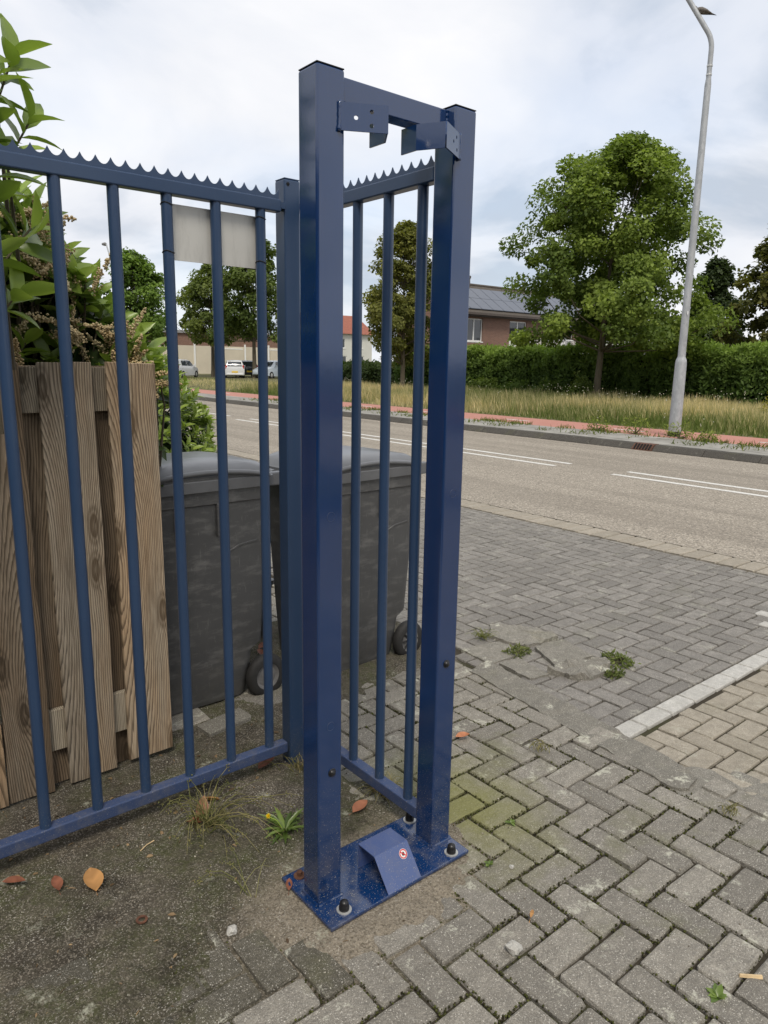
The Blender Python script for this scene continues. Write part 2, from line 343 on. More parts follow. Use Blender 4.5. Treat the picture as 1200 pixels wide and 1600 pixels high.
# ------------------------------------------------------------------ mesh helpers
def link(name, me, mat=None, parent=None):
    o = bpy.data.objects.new(name, me); COL.objects.link(o)
    if mat is not None and me is not None and not me.materials: me.materials.append(MATS[mat] if isinstance(mat, str) else mat)
    if parent is not None: o.parent = parent
    return o
def tag(o, label=None, cat=None, group=None, kind=None):
    if label: o['label'] = label
    if cat: o['category'] = cat
    if group: o['group'] = group
    if kind: o['kind'] = kind
    return o
def empty(name, loc=(0, 0, 0), rz=0):
    o = bpy.data.objects.new(name, None); COL.objects.link(o); o.location = loc; o.rotation_euler.z = rz; o.empty_display_size = .1; return o
class MB:
    def __init__(s): s.v = []; s.f = []
    def add(s, v, f): b = len(s.v); s.v += [tuple(p) for p in v]; s.f += [tuple(i + b for i in q) for q in f]; return s
    def box(s, x0, x1, y0, y1, z0, z1):
        return s.add([(x, y, z) for z in (z0, z1) for y in (y0, y1) for x in (x0, x1)], [(0, 2, 3, 1), (4, 5, 7, 6), (0, 1, 5, 4), (1, 3, 7, 5), (3, 2, 6, 7), (2, 0, 4, 6)])
    def tube(s, pts, rad, n=10, cap=True):
        pts = [Vector(p) for p in pts]; rad = rad if isinstance(rad, (list, tuple)) else [rad] * len(pts); b = len(s.v)
        prev = None
        for i, p in enumerate(pts):
            d = (pts[min(i + 1, len(pts) - 1)] - pts[max(i - 1, 0)]).normalized()
            a = Vector((1, 0, 0)) if prev is None else prev
            if abs(a.dot(d)) > .95: a = Vector((0, 1, 0))
            a = (a - d * a.dot(d)).normalized(); prev = a; c = d.cross(a)
            for k in range(n):
                th = 2 * math.pi * k / n; s.v.append(tuple(p + (a * math.cos(th) + c * math.sin(th)) * rad[i]))
        for i in range(len(pts) - 1):
            for k in range(n):
                k2 = (k + 1) % n; s.f.append((b + i * n + k, b + i * n + k2, b + (i + 1) * n + k2, b + (i + 1) * n + k))
        if cap:
            s.f.append(tuple(b + k for k in range(n))[::-1]); e = b + (len(pts) - 1) * n; s.f.append(tuple(e + k for k in range(n)))
        return s
    def lathe(s, prof, c=(0, 0, 0), n=16, axis='Z', ringed=False):
        if ringed: prof = list(prof) + [prof[0]]
        b = len(s.v); c = Vector(c)
        for r, h in prof:
            for k in range(n):
                th = 2 * math.pi * k / n; x, y = r * math.cos(th), r * math.sin(th)
                p = (x, y, h) if axis == 'Z' else ((x, h, y) if axis == 'Y' else (h, x, y)); s.v.append(tuple(c + Vector(p)))
        m = len(prof)
        for i in range(m - 1):
            for k in range(n):
                k2 = (k + 1) % n; s.f.append((b + i * n + k, b + i * n + k2, b + (i + 1) * n + k2, b + (i + 1) * n + k))
        if not ringed: s.f.append(tuple(b + k for k in range(n))[::-1]); s.f.append(tuple(b + (m - 1) * n + k for k in range(n)))
        return s
    def prism(s, poly, z0, z1):
        n = len(poly); v = [(x, y, z0) for x, y in poly] + [(x, y, z1) for x, y in poly]
        return s.add(v, [tuple(range(n))[::-1], tuple(range(n, 2 * n))] + [(i, (i + 1) % n, n + (i + 1) % n, n + i) for i in range(n)])
    def mesh(s, name, smooth=False):
        me = bpy.data.meshes.new(name); me.from_pydata(s.v, [], s.f); me.update()
        bm = bmesh.new(); bm.from_mesh(me); bmesh.ops.recalc_face_normals(bm, faces=bm.faces); bm.to_mesh(me); bm.free()
        if smooth: me.polygons.foreach_set('use_smooth', [True] * len(me.polygons))
        return me
    def obj(s, name, mat, parent=None, smooth=False, bevel=0., seg=2, loc=None):
        o = link(name, s.mesh(name, smooth), mat, parent)
        if loc is not None: o.location = loc
        if bevel: m = o.modifiers.new('bevel', 'BEVEL'); m.width = bevel; m.segments = seg; m.limit_method = 'ANGLE'; m.angle_limit = .6
        if smooth: o.modifiers.new('ws', 'WEIGHTED_NORMAL') if False else None
        return o
def smooth_angle(o, ang=40):
    me = o.data; me.polygons.foreach_set('use_smooth', [True] * len(me.polygons))
    try:
        bm = bmesh.new(); bm.from_mesh(me)
        for e in bm.edges:
            if len(e.link_faces) == 2 and e.calc_face_angle(0) > math.radians(ang): e.smooth = False
        bm.to_mesh(me); bm.free()
    except Exception: pass
    return o

# many alike leaf-like pieces as one mesh
T_FAR = (np.array([[0, 0, 0], [.5, .42, .1], [1, 0, 0], [.5, -.42, .1]]), [(0, 1, 2), (0, 2, 3)])
T_BLADE = (np.array([[0, -.5, 0], [0, .5, 0], [.55, .32, .05], [.55, -.32, .05], [1, 0, .22]]), [(0, 1, 2, 3), (3, 2, 4)])
def big_leaf(n=5, curl=.25, fold=.18):
    v = []; f = []
    for i in range(n + 1):
        t = i / n; w = (math.sin(math.pi * min(1, t * .93 + .05)) ** .8) * .5 * (1.05 - .25 * t) if 0 < i < n else .02
        zc = -curl * t * t; v += [(t, w, zc + fold * w), (t, 0, zc), (t, -w, zc + fold * w)]
    for i in range(n):
        a = 3 * i; f += [(a, a + 1, a + 4, a + 3), (a + 1, a + 2, a + 5, a + 4)]
    return np.array(v), f
T_BIG = big_leaf(5); T_MID = big_leaf(3)
T_BLOB = (np.array([[1, 0, 0], [-1, 0, 0], [0, 1, 0], [0, -1, 0], [0, 0, 1], [0, 0, -1]]) * .5, [(0, 2, 4), (2, 1, 4), (1, 3, 4), (3, 0, 4), (2, 0, 5), (1, 2, 5), (3, 1, 5), (0, 3, 5)])
def norm(a): return a / np.maximum(np.linalg.norm(a, axis=1, keepdims=True), 1e-9)
def scatter(name, tm, pos, d, nrm, ln, wd, col, mat, parent=None):
    tv, tf = tm; N = len(pos); d = norm(np.asarray(d, float)); nrm = np.asarray(nrm, float)
    b = norm(np.cross(nrm, d)); nn = np.cross(d, b)
    ln = np.broadcast_to(np.asarray(ln, float), (N,)); wd = np.broadcast_to(np.asarray(wd, float), (N,))
    V = pos[:, None] + d[:, None] * (tv[None, :, 0:1] * ln[:, None, None]) + b[:, None] * (tv[None, :, 1:2] * wd[:, None, None]) + nn[:, None] * (tv[None, :, 2:3] * ln[:, None, None])
    k = len(tv); V = V.reshape(-1, 3)
    loops = np.concatenate([np.array(q) for q in tf]); sizes = np.array([len(q) for q in tf])
    L = (loops[None] + (np.arange(N) * k)[:, None]).ravel(); st = np.cumsum(np.concatenate([[0], np.tile(sizes, N)[:-1]]))
    me = bpy.data.meshes.new(name); me.vertices.add(len(V)); me.vertices.foreach_set('co', V.ravel())
    me.loops.add(len(L)); me.loops.foreach_set('vertex_index', L.astype(np.int32)); me.polygons.add(len(st)); me.polygons.foreach_set('loop_start', st.astype(np.int32))
    me.update(calc_edges=True)
    ca = me.color_attributes.new('Col', 'FLOAT_COLOR', 'POINT'); c4 = np.ones((N, k, 4)); c4[:, :, :3] = np.asarray(col)[:, None] if np.ndim(col) == 2 else np.asarray(col)[None, None]
    ca.data.foreach_set('color', c4.ravel())
    return link(name, me, mat, parent)
def rdir(n, up=0.): v = rng.normal(size=(n, 3)); v[:, 2] += up; return norm(v)
def lerpc(a, b, t): return np.asarray(a)[None] * (1 - t[:, None]) + np.asarray(b)[None] * t[:, None]

def project(P):   # used only to choose which pavers are large enough to be pieces of their own
    c = np.array([(P - CAMPOS) @ r3, (P - CAMPOS) @ u3, (P - CAMPOS) @ f3]); return (c[0] / c[2] * 1131 / 600, c[1] / c[2] * 1131 / 800) if c[2] > .1 else (9, 9)

# ------------------------------------------------------------------ large setting
def sheet(name, x0, x1, y0, y1, z, mat, n=1):
    m = MB(); m.add([(x0, y0, z), (x1, y0, z), (x1, y1, z), (x0, y1, z)], [(0, 1, 2, 3)]); o = m.obj(name, mat); tag(o, kind='structure'); return o
tag(sheet('ground', -1500, 1500, -1500, 1500, -.075, 'ground'), 'open ground around the road', 'ground')
road = sheet('road', 6.13, 12.72, -60, 400, 0., 'road'); tag(road, 'pale chip-sealed asphalt road between edge pavers and kerb', 'road')
mk = []
for y0, y1 in ((-15, -7.9), (-1.1, 6.13), (7.2, 17.9), (19.1, 30), (31.2, 42), (43.2, 54), (55, 66)):
    for x in (9.40, 9.82):
        MB().box(x, x + .10, y0, y1, .001, .005).obj('road_marking', 'paint', road)
# far kerb, footpath strip, cycle path, verge
kerb = empty('kerb'); tag(kerb, 'sloping grey concrete kerb along the far road edge', 'kerb', kind='structure')
kp = [(0, -.06), (.03, .02), (.13, .115), (.16, .12), (.30, .12), (.30, -.06)]
def prism_y(prof, x0, y0, y1):
    n = len(prof); v = [(x0 + a, y0, b) for a, b in prof] + [(x0 + a, y1, b) for a, b in prof]
    return MB().add(v, [tuple(range(n)), tuple(range(n, 2 * n))[::-1]] + [(i, n + i, n + (i + 1) % n, (i + 1) % n) for i in range(n)])
kme = prism_y(kp, 0, 0, .99).mesh('kerb_stone')
kme.materials.append(MATS['kerb'])
for y in [7.45 - 1.0 * k for k in range(1, 13)] + [7.88 + 1.0 * k for k in range(72)]:
    o = link('kerb_stone', kme, None, kerb); o.location = (12.70 + random.uniform(-.004, .004), y, random.uniform(-.004, .003))
# gully inlet in the kerb
gul = empty('gully_inlet', (12.68, 7.452, 0)); tag(gul, 'rusty slotted gully inlet set into the far kerb', 'drain')
prism_y([(a, b + .004) for a, b in kp], 0, 0, .42).obj('housing', 'grate', gul)
for i in range(6):
    m = MB(); yy = .035 + i * .062
    m.add([(.028, yy, .016), (.028, yy + .032, .016), (.118, yy + .032, .112), (.118, yy, .112), (.020, yy, .03), (.020, yy + .032, .03), (.11, yy + .032, .122), (.11, yy, .122)], [(0, 1, 2, 3), (4, 5, 6, 7), (0, 1, 5, 4), (3, 2, 6, 7), (0, 3, 7, 4), (1, 2, 6, 5)])
    m.obj('slot', 'dark', gul)
fp = sheet('footpath', 13.0, 14.42, -60, 400, .100, 'bed'); tag(fp, 'narrow tiled strip between kerb and cycle path', 'footpath')
m = MB()
for i in range(0, 190):
    for j in range(4):
        x0 = 13.005 + j * .352; y0 = -4 + i * .3 + (j % 2) * .15; zz = .118 + random.uniform(-.003, .003); m.box(x0, x0 + .345, y0, y0 + .294, .1, zz)
tag(m.obj('paving_tile', 'tile', fp), kind='stuff')
cy = sheet('cycle_path', 14.42, 16.25, -60, 400, .112, 'red'); tag(cy, 'red asphalt cycle path beyond the kerb', 'cycle path')
for i in range(-2, 20):
    MB().box(15.28, 15.36, -1.0 + i * 3.4, -.2 + i * 3.4, .113, .117).obj('path_marking', 'paint', cy)
vg = sheet('verge', 16.25, 120, -60, 400, .10, 'ground'); tag(vg, 'grass verge behind the cycle path', 'verge')
m = MB(); gx = np.linspace(16.25, 27, 12); 
# ---------------- pavers
L2, W1 = .21, .105
def paver_mesh(k, lx, ly, h=.05, c=.006, jit=.002):
    r = random.Random(k * 13 + 5); bm = bmesh.new(); cut = [r.uniform(.002, .007) for _ in range(4)]
    def ring(ins, z, extra=0.):
        out = []
        for q, (sx_, sy_) in enumerate(((-1, -1), (1, -1), (1, 1), (-1, 1))):
            a, b = lx / 2 - ins, ly / 2 - ins; cc = cut[q] + extra
            two = [(sx_ * (a - cc), sy_ * b), (sx_ * a, sy_ * (b - cc))]
            if sx_ * sy_ > 0: two = two[::-1]
            for X_, Y_ in two: out.append(bm.verts.new((X_ + r.uniform(-jit, jit), Y_ + r.uniform(-jit, jit), z + r.uniform(-.0008, .0008))))
        return out
    R = [ring(0, -h), ring(0, -c * 1.3), ring(c * .4, -c * .3, .0005), ring(c * 1.1, 0, .0015)]
    for a, b in zip(R, R[1:]):
        for i in range(8): bm.faces.new((a[i], a[(i + 1) % 8], b[(i + 1) % 8], b[i]))
    bm.faces.new(R[-1]); bmesh.ops.recalc_face_normals(bm, faces=bm.faces); me = bpy.data.meshes.new('paver'); bm.to_mesh(me); bm.free()
    return me
def herring(x0, x1, y0, y1, ox, oy):
    out = []
    I = range(-400, 400)
    for a in range(-120, 160):
        for b in range(-120, 160):
            bx = ox + (a * 1 + b * 2) * W1; by = oy + (-a + b * 2) * W1
            for ww, hh, dx, dy in ((2, 1, 0, 0), (1, 2, 1, 1)):      # brick along X, then brick along Y
                cx = bx + (dx + ww / 2) * W1; cy_ = by + (dy + hh / 2) * W1
                if x0 <= cx <= x1 and y0 <= cy_ <= y1: out.append((cx, cy_, ww == 2))
    return out
def lay(parent, cells, mat, limit, inside, zf=lambda x, y: 0., rough=.003, name='paver', joint=.009, box=(-99, 99, -99, 99)):
    ml = [paver_mesh(k, L2 - joint, W1 - joint) for k in range(8)]
    for me in ml: me.materials.append(MATS[mat])
    md = [me.copy() for me in ml]
    for me in md: me.materials.clear(); me.materials.append(MATS['brick_m'])
    cl = []
    for x, y, ax in cells:      # pavers on an edge are cut to fit
        hx, hy = (L2 / 2, W1 / 2) if ax else (W1 / 2, L2 / 2); a, b, c, d = max(x - hx, box[0]), min(x + hx, box[1]), max(y - hy, box[2]), min(y + hy, box[3])
        if b - a < .03 or d - c < .03: continue
        x2, y2 = (a + b) / 2, (c + d) / 2; fx, fy = (b - a) / (2 * hx), (d - c) / (2 * hy)
        if inside(x2, y2): cl.append((x2, y2, ax, fx if ax else fy, fy if ax else fx))
    cells = cl
    def key(c):
        p = project(np.array([c[0], c[1], 0.])); d = math.hypot(c[0], c[1])
        return d + (0 if abs(p[0]) < 1.1 and abs(p[1]) < 1.1 else 100)
    cells.sort(key=key); rest = MB()
    for i, (x, y, ax, s1, s2) in enumerate(cells):
        me = ml[random.randrange(8)]; rz = (0 if ax else math.pi / 2) + random.choice((0, math.pi)) + random.uniform(-1, 1) * rough * 6
        z = zf(x, y) + random.uniform(-rough, rough); tx, ty = random.uniform(-.010, .010), random.uniform(-.010, .010)
        if mat == 'brick' and sdist(x, y) > -.03 and x < 1.05: me = md[i % 8]
        if i < limit and key((x, y)) < 100:
            o = link(name, me, None, parent); o.location = (x, y, z); o.rotation_euler = (tx, ty, rz); o.scale = (s1, s2, 1)
        else:
            M4 = Matrix.Translation((x, y, z)) @ Matrix.Rotation(rz, 4, 'Z') @ Matrix.Rotation(tx, 4, 'X') @ Matrix.Diagonal((s1, s2, 1, 1))
            rest.add([M4 @ v.co for v in me.vertices], [tuple(p.vertices) for p in me.polygons])
    if rest.v: tag(rest.obj(name + '_field', mat, parent), kind='stuff')
poly = [(-2.5, -1.0), (.50, 1.10), (.62, 1.38), (.72, 1.46), (.80, 1.54), (.90, 1.43), (1.03, 1.33), (1.19, 1.29), (1.38, 1.31), (1.55, 1.38), (1.63, 1.50), (1.66, 1.72), (1.54, 1.92), (1.50, 2.30), (1.70, 2.46), (1.95, 2.62), (2.9, 2.72), (2.9, 5), (-2.5, 5)]
def sdist(x, y):
    ins = False; dm = 9
    for i in range(len(poly)):
        ax, ay = poly[i]; bx, by = poly[i - 1]
        if (ay > y) != (by > y) and x < (bx - ax) * (y - ay) / (by - ay) + ax: ins = not ins
        dx, dy = bx - ax, by - ay; t = max(0, min(1, ((x - ax) * dx + (y - ay) * dy) / (dx * dx + dy * dy))); dm = min(dm, math.hypot(x - ax - t * dx, y - ay - t * dy))
    return dm if ins else -dm
def kerbline(y): return 2.56 + (y - 1.3) * .13      # edge of the footway along the buried kerb
pav = sheet('pavement', -4, 2.66, -4.5, 9, -.0145, 'bed'); tag(pav, 'footway of grey concrete pavers in herringbone', 'pavement')
def near_in(x, y):
    if x > (kerbline(min(y, 2.6)) - .02 if y > 1.2 else 2.66): return False
    return -2.6 < x and y < 4.4
def sink(x, y):
    return -.006 * max(0, min(1, (y - 1.9) / 1.)) * (1 if x > 1.55 else 0)
lay(pav, herring(-2.4, 2.75, -2.0, 4.4, 1.506, .852), 'brick', 300, near_in, sink, .0045, joint=.010, box=(-9, 2.66, -9, 9))
drv = sheet('driveway', 2.3, 5.83, 1.55, 16, -.022, 'bed'); tag(drv, 'driveway of dark grey pavers in herringbone', 'driveway')
def drv_in(x, y):
    if x < kerbline(min(y, 2.6)) + .02: return False
    return y < 15
lay(drv, herring(2.3, 5.95, 1.5, 15, 3.127, 1.7315), 'brick_d', 300, drv_in, lambda x, y: -.010, .0015, joint=.010, box=(2.3, 5.81, 1.655, 15))
tan = sheet('parking_bay', 2.66, 5.83, -4, 1.55, -.0222, 'bed'); tag(tan, 'parking bay of light tan pavers', 'parking bay')
def tan_in(x, y): return x > 2.62
lay(tan, herring(2.5, 5.95, -3, 1.7, .03, .06), 'brick_t', 300, tan_in, lambda x, y: -.010, .002, joint=.010, box=(2.665, 5.81, -3, 1.545))
# row of white marking tiles
wme = paver_mesh(3, .203, .095); wme.materials.append(MATS['white_tile'])
for i in range(15):
    o = link('white_tile', wme, None, drv); o.location = (2.73 + i * .21, 1.60, -.006 + random.uniform(-.001, .001)); o.rotation_euler.z = random.uniform(-.01, .01)
for x, y in ((4.86, 1.87), (4.66, 1.76)):
    o = link('white_tile', wme, None, drv); o.location = (x, y, -.006); o.rotation_euler.z = math.pi / 2
# edging course along the road
eme = paver_mesh(9, .30, .140, .08, .007, .003); eme.materials.append(MATS['strip'])
eg = sheet('road_edging', 5.80, 6.135, -4, 20, -.020, 'bed'); tag(eg, 'course of pale edging pavers between driveway and road', 'edging')
for i in range(130):
    o = link('edging_paver', eme, None, eg); o.location = (5.965, -2 + i * .155, .003 + random.uniform(-.002, .002)); o.rotation_euler.z = random.uniform(-.012, .012)

# soil over and between the pavers
step = .0095; xs = np.arange(-.3, 2.80, step); ys = np.arange(.35, 3.7, step); gv = []; gf = []
def sdist_grid(X, Y):
    ins = np.zeros(X.shape, bool); dm = np.full(X.shape, 9.)
    for i in range(len(poly)):
        ax, ay = poly[i]; bx, by = poly[i - 1]; dx, dy = bx - ax, by - ay
        if dy != 0: ins ^= ((ay > Y) != (by > Y)) & (X < dx * (Y - ay) / dy + ax)
        t = np.clip(((X - ax) * dx + (Y - ay) * dy) / (dx * dx + dy * dy), 0, 1); dm = np.minimum(dm, np.hypot(X - ax - t * dx, Y - ay - t * dy))
    return np.where(ins, dm, -dm)
def joint_dist(x, y):      # distance to the nearest joint of the pavers underneath
    u, v = (x - 1.506) / W1, (y - .852) / W1; i, j = math.floor(u), math.floor(v); fx, fy = u - i, v - j; k = (i + j) % 4
    return W1 * min(((fx, fy, 1 - fy), (1 - fx, fy, 1 - fy), (fx, 1 - fx, fy), (fx, 1 - fx, 1 - fy))[k])
def soil_z(x, y, sd=None):
    if sd is None: sd = sdist(x, y)
    d = sd + .10 * mnoise.noise((x * 6, y * 6, 3.)) + .05 * mnoise.noise((x * 19, y * 19, 1.))
    t = max(0., min(1., (d + .10) / .24)); t = t * t * (3 - 2 * t)
    left = max(0., min(1., (1.05 - x) / .3)) * max(0., min(1., (2.15 - y) / .3))      # left: the dirt has settled into the joints
    z = -.011 + .019 * t - .0065 * t * left * max(0., min(1., 1.25 - sd * 2.2)) + (.0035 + .003 * left) * t * mnoise.noise((x * 7, y * 7, 0.)) + .0022 * mnoise.noise((x * 31, y * 31, 5.)) + .0012 * mnoise.noise((x * 80, y * 80, 5.))
    z -= .0055 * left * t * math.exp(-(joint_dist(x, y) / .009) ** 2) * (.6 + .8 * mnoise.noise((x * 4, y * 4, 8.)))
    return z + (sink(x, y) if t < .5 else 0)
XX, YY = np.meshgrid(xs, ys); SD = sdist_grid(XX, YY)
for j, y in enumerate(ys):
    for i, x in enumerate(xs): sd_ = SD[j, i]; gv.append((x, y, soil_z(x, y, sd_) - .03 * max(0, min(1, (-.14 - sd_) / .06))) if sd_ > -.26 else (x, y, -.05))
nx = len(xs)
for j in range(len(ys) - 1):
    for i in range(nx - 1):
        if xs[i] < kerbline(ys[j]) - .04 and SD[j, i] > -.22: a = j * nx + i; gf.append((a, a + 1, a + nx + 1, a + nx))
me = bpy.data.meshes.new('soil'); me.from_pydata(gv, [], gf); me.update(); me.polygons.foreach_set('use_smooth', [True] * len(me.polygons))
tag(link('soil', me, 'soil'), 'mossy dirt and sand spread over the pavers', 'soil', kind='structure')

# lumpy concrete pieces
def lump(name, poly_, z0, z1, mat, amp, parent=None, sub=5, seed=0, top=None):
    bm = bmesh.new(); vs_ = [bm.verts.new((x, y, z0)) for x, y in poly_]; fc = bm.faces.new(vs_)
    ex = bmesh.ops.extrude_face_region(bm, geom=[fc]); bmesh.ops.translate(bm, verts=[v for v in ex['geom'] if isinstance(v, bmesh.types.BMVert)], vec=(0, 0, z1 - z0))
    bmesh.ops.triangulate(bm, faces=bm.faces)
    for _ in range(sub): bmesh.ops.subdivide_edges(bm, edges=[e for e in bm.edges if e.calc_length() > .03], cuts=1); 
    bmesh.ops.triangulate(bm, faces=bm.faces)
    c = sum((Vector(p + (0,)) for p in poly_), Vector()) / len(poly_)
    for v in bm.verts:
        n = mnoise.noise((v.co.x * 14 + seed, v.co.y * 14, v.co.z * 20)) + .5 * mnoise.noise((v.co.x * 40 + seed, v.co.y * 40, 0))
        v.co.z += amp * n if v.co.z > (z0 + z1) / 2 else 0
        v.co.x += amp * .8 * mnoise.noise((v.co.x * 20, v.co.y * 20, seed + 9)); v.co.y += amp * .8 * mnoise.noise((v.co.x * 20, v.co.y * 20, seed + 19))
    bmesh.ops.recalc_face_normals(bm, faces=bm.faces); me = bpy.data.meshes.new(name); bm.to_mesh(me); bm.free()
    return link(name, me, mat, parent)
o = lump('buried_kerb', [(2.46, 1.24), (2.50, 1.18), (2.60, 1.20), (2.65, 1.32), (2.80, 2.50), (2.62, 2.46)], -.06, .002, 'concrete', .010, sub=5, seed=2)
tag(o, 'long worn concrete kerb piece sunk diagonally beside the white tile row', 'kerb stone')
o = lump('mortar_patch', [(2.34, 1.12), (2.42, .94), (2.62, .80), (2.84, .78), (2.80, 1.12), (2.66, 1.28), (2.48, 1.26)], -.06, -.009, 'concrete', .010, sub=5, seed=7)
tag(o, 'flat sandy mortar patch at the end of the sunken kerb piece', 'mortar')
o = lump('paving_slab', [(3.03, 2.22), (3.30, 2.17), (3.37, 2.43), (3.14, 2.45)], -.06, .010, 'concrete', .005, sub=4, seed=4)
tag(o, 'square grey paving slab lying tilted between broken concrete lumps', 'paving slab'); o.rotation_euler = (0, 0, 0)
o = lump('concrete_lump', [(2.94, 2.18), (3.02, 2.02), (3.20, 1.99), (3.32, 2.10), (3.28, 2.16), (3.02, 2.21)], -.06, .016, 'concrete', .034, sub=5, seed=12)
tag(o, 'rough broken concrete lump nearest the driveway pavers', 'concrete lump')
o = lump('concrete_lump', [(3.12, 2.50), (3.38, 2.47), (3.42, 2.66), (3.22, 2.86), (3.06, 2.72)], -.06, .008, 'concrete', .020, sub=5, seed=22)
tag(o, 'pale flat concrete lump behind the tilted slab', 'concrete lump')
o = lump('paving_slab', [(2.78, 2.46), (3.06, 2.44), (3.05, 2.66), (2.80, 2.70)], -.06, -.002, 'concrete', .006, sub=4, seed=31)
tag(o, 'half buried slab at the top end of the sunken kerb piece', 'paving slab')
o = lump('paving_slab', [(2.80, 2.20), (2.93, 2.18), (2.96, 2.42), (2.82, 2.43)], -.06, .000, 'concrete', .006, sub=4, seed=33)
tag(o, 'narrow slab between the sunken kerb piece and the tilted slab', 'paving slab')
# loose edging under the bins
for i, (x, y, l, rz, lb) in enumerate(((1.33, 2.70, .22, .12, 'loose grey paver lying on dirt below the left bin'), (1.14, 2.93, .32, .02, 'dirty slab under the front edge of the left bin'), (1.62, 2.88, .34, .03, 'dirty slab under the wheel of the left bin'))):
    me = paver_mesh(40 + i, l, .105 if i == 0 else .30, .06, .006, .003); o = link('loose_paver', me, 'concrete' if i == 0 else 'brick'); o.location = (x, y, .030 if i == 0 else .014); o.rotation_euler = (.03, -.04, rz)
    tag(o, lb, 'paver')

# ------------------------------------------------------------------ the gate-catch frame
fr = empty('gate_catch_frame', (0, 0, 0)); tag(fr, 'tall glossy blue steel frame of two square posts bolted on a base plate', 'gate frame')
MB().box(1.013, 1.562, 1.434, 1.702, .010, .022).obj('base_plate', 'blue', fr, bevel=.003)
for i, (x0, y0, bz, bx) in enumerate(((1.034, 1.529, .436, 1.080), (1.474, 1.520, .656, 1.512))):
    p = MB().box(x0, x0 + .081, y0, y0 + .081, .020, 2.257).obj('post', 'blue', fr, bevel=.006, seg=3)
    MB().box(x0 + .001, x0 + .080, y0 + .001, y0 + .080, 2.2572, 2.2602).obj('cap', 'black', p, bevel=.001)
    # weld bead round the foot
    wb = MB(); c = [(x0 - .002, y0 - .002), (x0 + .083, y0 - .002), (x0 + .083, y0 + .083), (x0 - .002, y0 + .083), (x0 - .002, y0 - .002)]
    for a, b in zip(c, c[1:]): wb.tube([(a[0], a[1], .023), (b[0], b[1], .023)], .0045, 6)
    wb.obj('weld', 'blue', p)
    MB().lathe([(.0105, 0), (.0105, -.002), (.009, -.006), (.005, -.009), (.0005, -.010)], (bx, y0 - .0004, bz), 14, 'Y').obj('rubber_buffer', 'black', p, smooth=True)
    MB().lathe([(.012, .001), (.013, -.001), (.011, -.0025), (.0105, -.0025)], (bx, y0, bz), 14, 'Y').obj('washer', 'black', p)
    for zc in ((1.18, .58) if i == 0 else (1.20,)):      # faint plugged holes
        rg = MB(); cx = x0 + .042; pts = [(cx + .0125 * math.cos(a), y0 - .0002, zc + .0125 * math.sin(a)) for a in np.linspace(0, 2 * math.pi * .93, 22)]
        rg.tube(pts, .0006, 5); rg.obj('filled_hole', 'blue_rail', p)
MB().box(1.1155, 1.4735, 1.552, 1.602, 2.195, 2.252).obj('crossbar', 'blue', fr, bevel=.003)
for xx in (1.116, 1.473):
    w = MB(); w.tube([(xx, 1.551, 2.193 + i * .0062 + .0) for i in range(10)], [.003 + .0015 * (i % 2) for i in range(10)], 6); w.obj('weld', 'blue', fr)
def plate_strip(pts, z0, z1, th, chamf=0.):
    m = MB(); n = len(pts); P = [Vector((x, y, 0)) for x, y in pts]; off = []
    for i in range(n):
        d1 = (P[i] - P[i - 1]).normalized() if i else (P[1] - P[0]).normalized(); d2 = (P[i + 1] - P[i]).normalized() if i < n - 1 else d1
        nrm = ((Vector((-d1.y, d1.x, 0)) + Vector((-d2.y, d2.x, 0))) / 2); nrm /= nrm.length ** 2; off.append(nrm * th)
    v = []
    for i in range(n): v += [tuple(P[i] + Vector((0, 0, z0))), tuple(P[i] + Vector((0, 0, z1))), tuple(P[i] + off[i] + Vector((0, 0, z1))), tuple(P[i] + off[i] + Vector((0, 0, z0)))]
    f = [(0, 1, 2, 3), tuple(4 * (n - 1) + k for k in (3, 2, 1, 0))]
    for i in range(n - 1):
        a = 4 * i; b = a + 4
        for k in range(4): f.append((a + k, a + (k + 1) % 4, b + (k + 1) % 4, b + k))
    return m.add(v, f)
def holed_plate(name, p0, p1, z0, z1, th, holes, mat, parent):
    L = math.hypot(p1[0] - p0[0], p1[1] - p0[1]); cu = bpy.data.curves.new(name, 'CURVE'); cu.dimensions = '2D'; cu.fill_mode = 'BOTH'; cu.extrude = th / 2
    def spl(pts):
        s_ = cu.splines.new('POLY'); s_.points.add(len(pts) - 1)
        for p, q in zip(s_.points, pts): p.co = (q[0], q[1], 0, 1)
        s_.use_cyclic_u = True
    spl([(0, 0), (L, 0), (L, z1 - z0), (0, z1 - z0)])
    for hx, hz, hr in holes: spl([(hx + hr * math.cos(a), hz + hr * math.sin(a)) for a in np.linspace(0, 2 * math.pi, 16, endpoint=False)][::-1])
    co = bpy.data.objects.new(name, cu); COL.objects.link(co); bpy.context.view_layer.update()
    me = bpy.data.meshes.new_from_object(co.evaluated_get(bpy.context.evaluated_depsgraph_get())); bpy.data.objects.remove(co)
    me.materials.clear(); o = link(name, me, mat, parent); ux = Vector(((p1[0] - p0[0]) / L, (p1[1] - p0[1]) / L, 0)); uz = Vector((0, 0, 1)); un = ux.cross(uz)
    o.matrix_local = Matrix(((ux.x, uz.x, un.x, p0[0]), (ux.y, uz.y, un.y, p0[1]), (0, 1, 0, z0), (0, 0, 0, 1))); return o
Z0, Z1 = 2.122, 2.184
H3 = [(.040, .030, .0052), (.078, .045, .0052), (.078, .014, .0052)]
b1 = holed_plate('bracket', (1.097, 1.5265), (1.202, 1.471), Z0, Z1, .004, H3, 'blue', fr)
b1m = plate_strip([(1.2025, 1.4725), (1.243, 1.530), (1.243, 1.592)], Z0 - .0005, Z1, .004).obj('guide_wing', 'blue', fr)
b2 = holed_plate('bracket', (1.381, 1.456), (1.487, 1.5135), Z0, Z1, .004, [(.06 + .0, .03, .0045), (.085, .046, .0045), (.09, .016, .0045)], 'blue', fr)
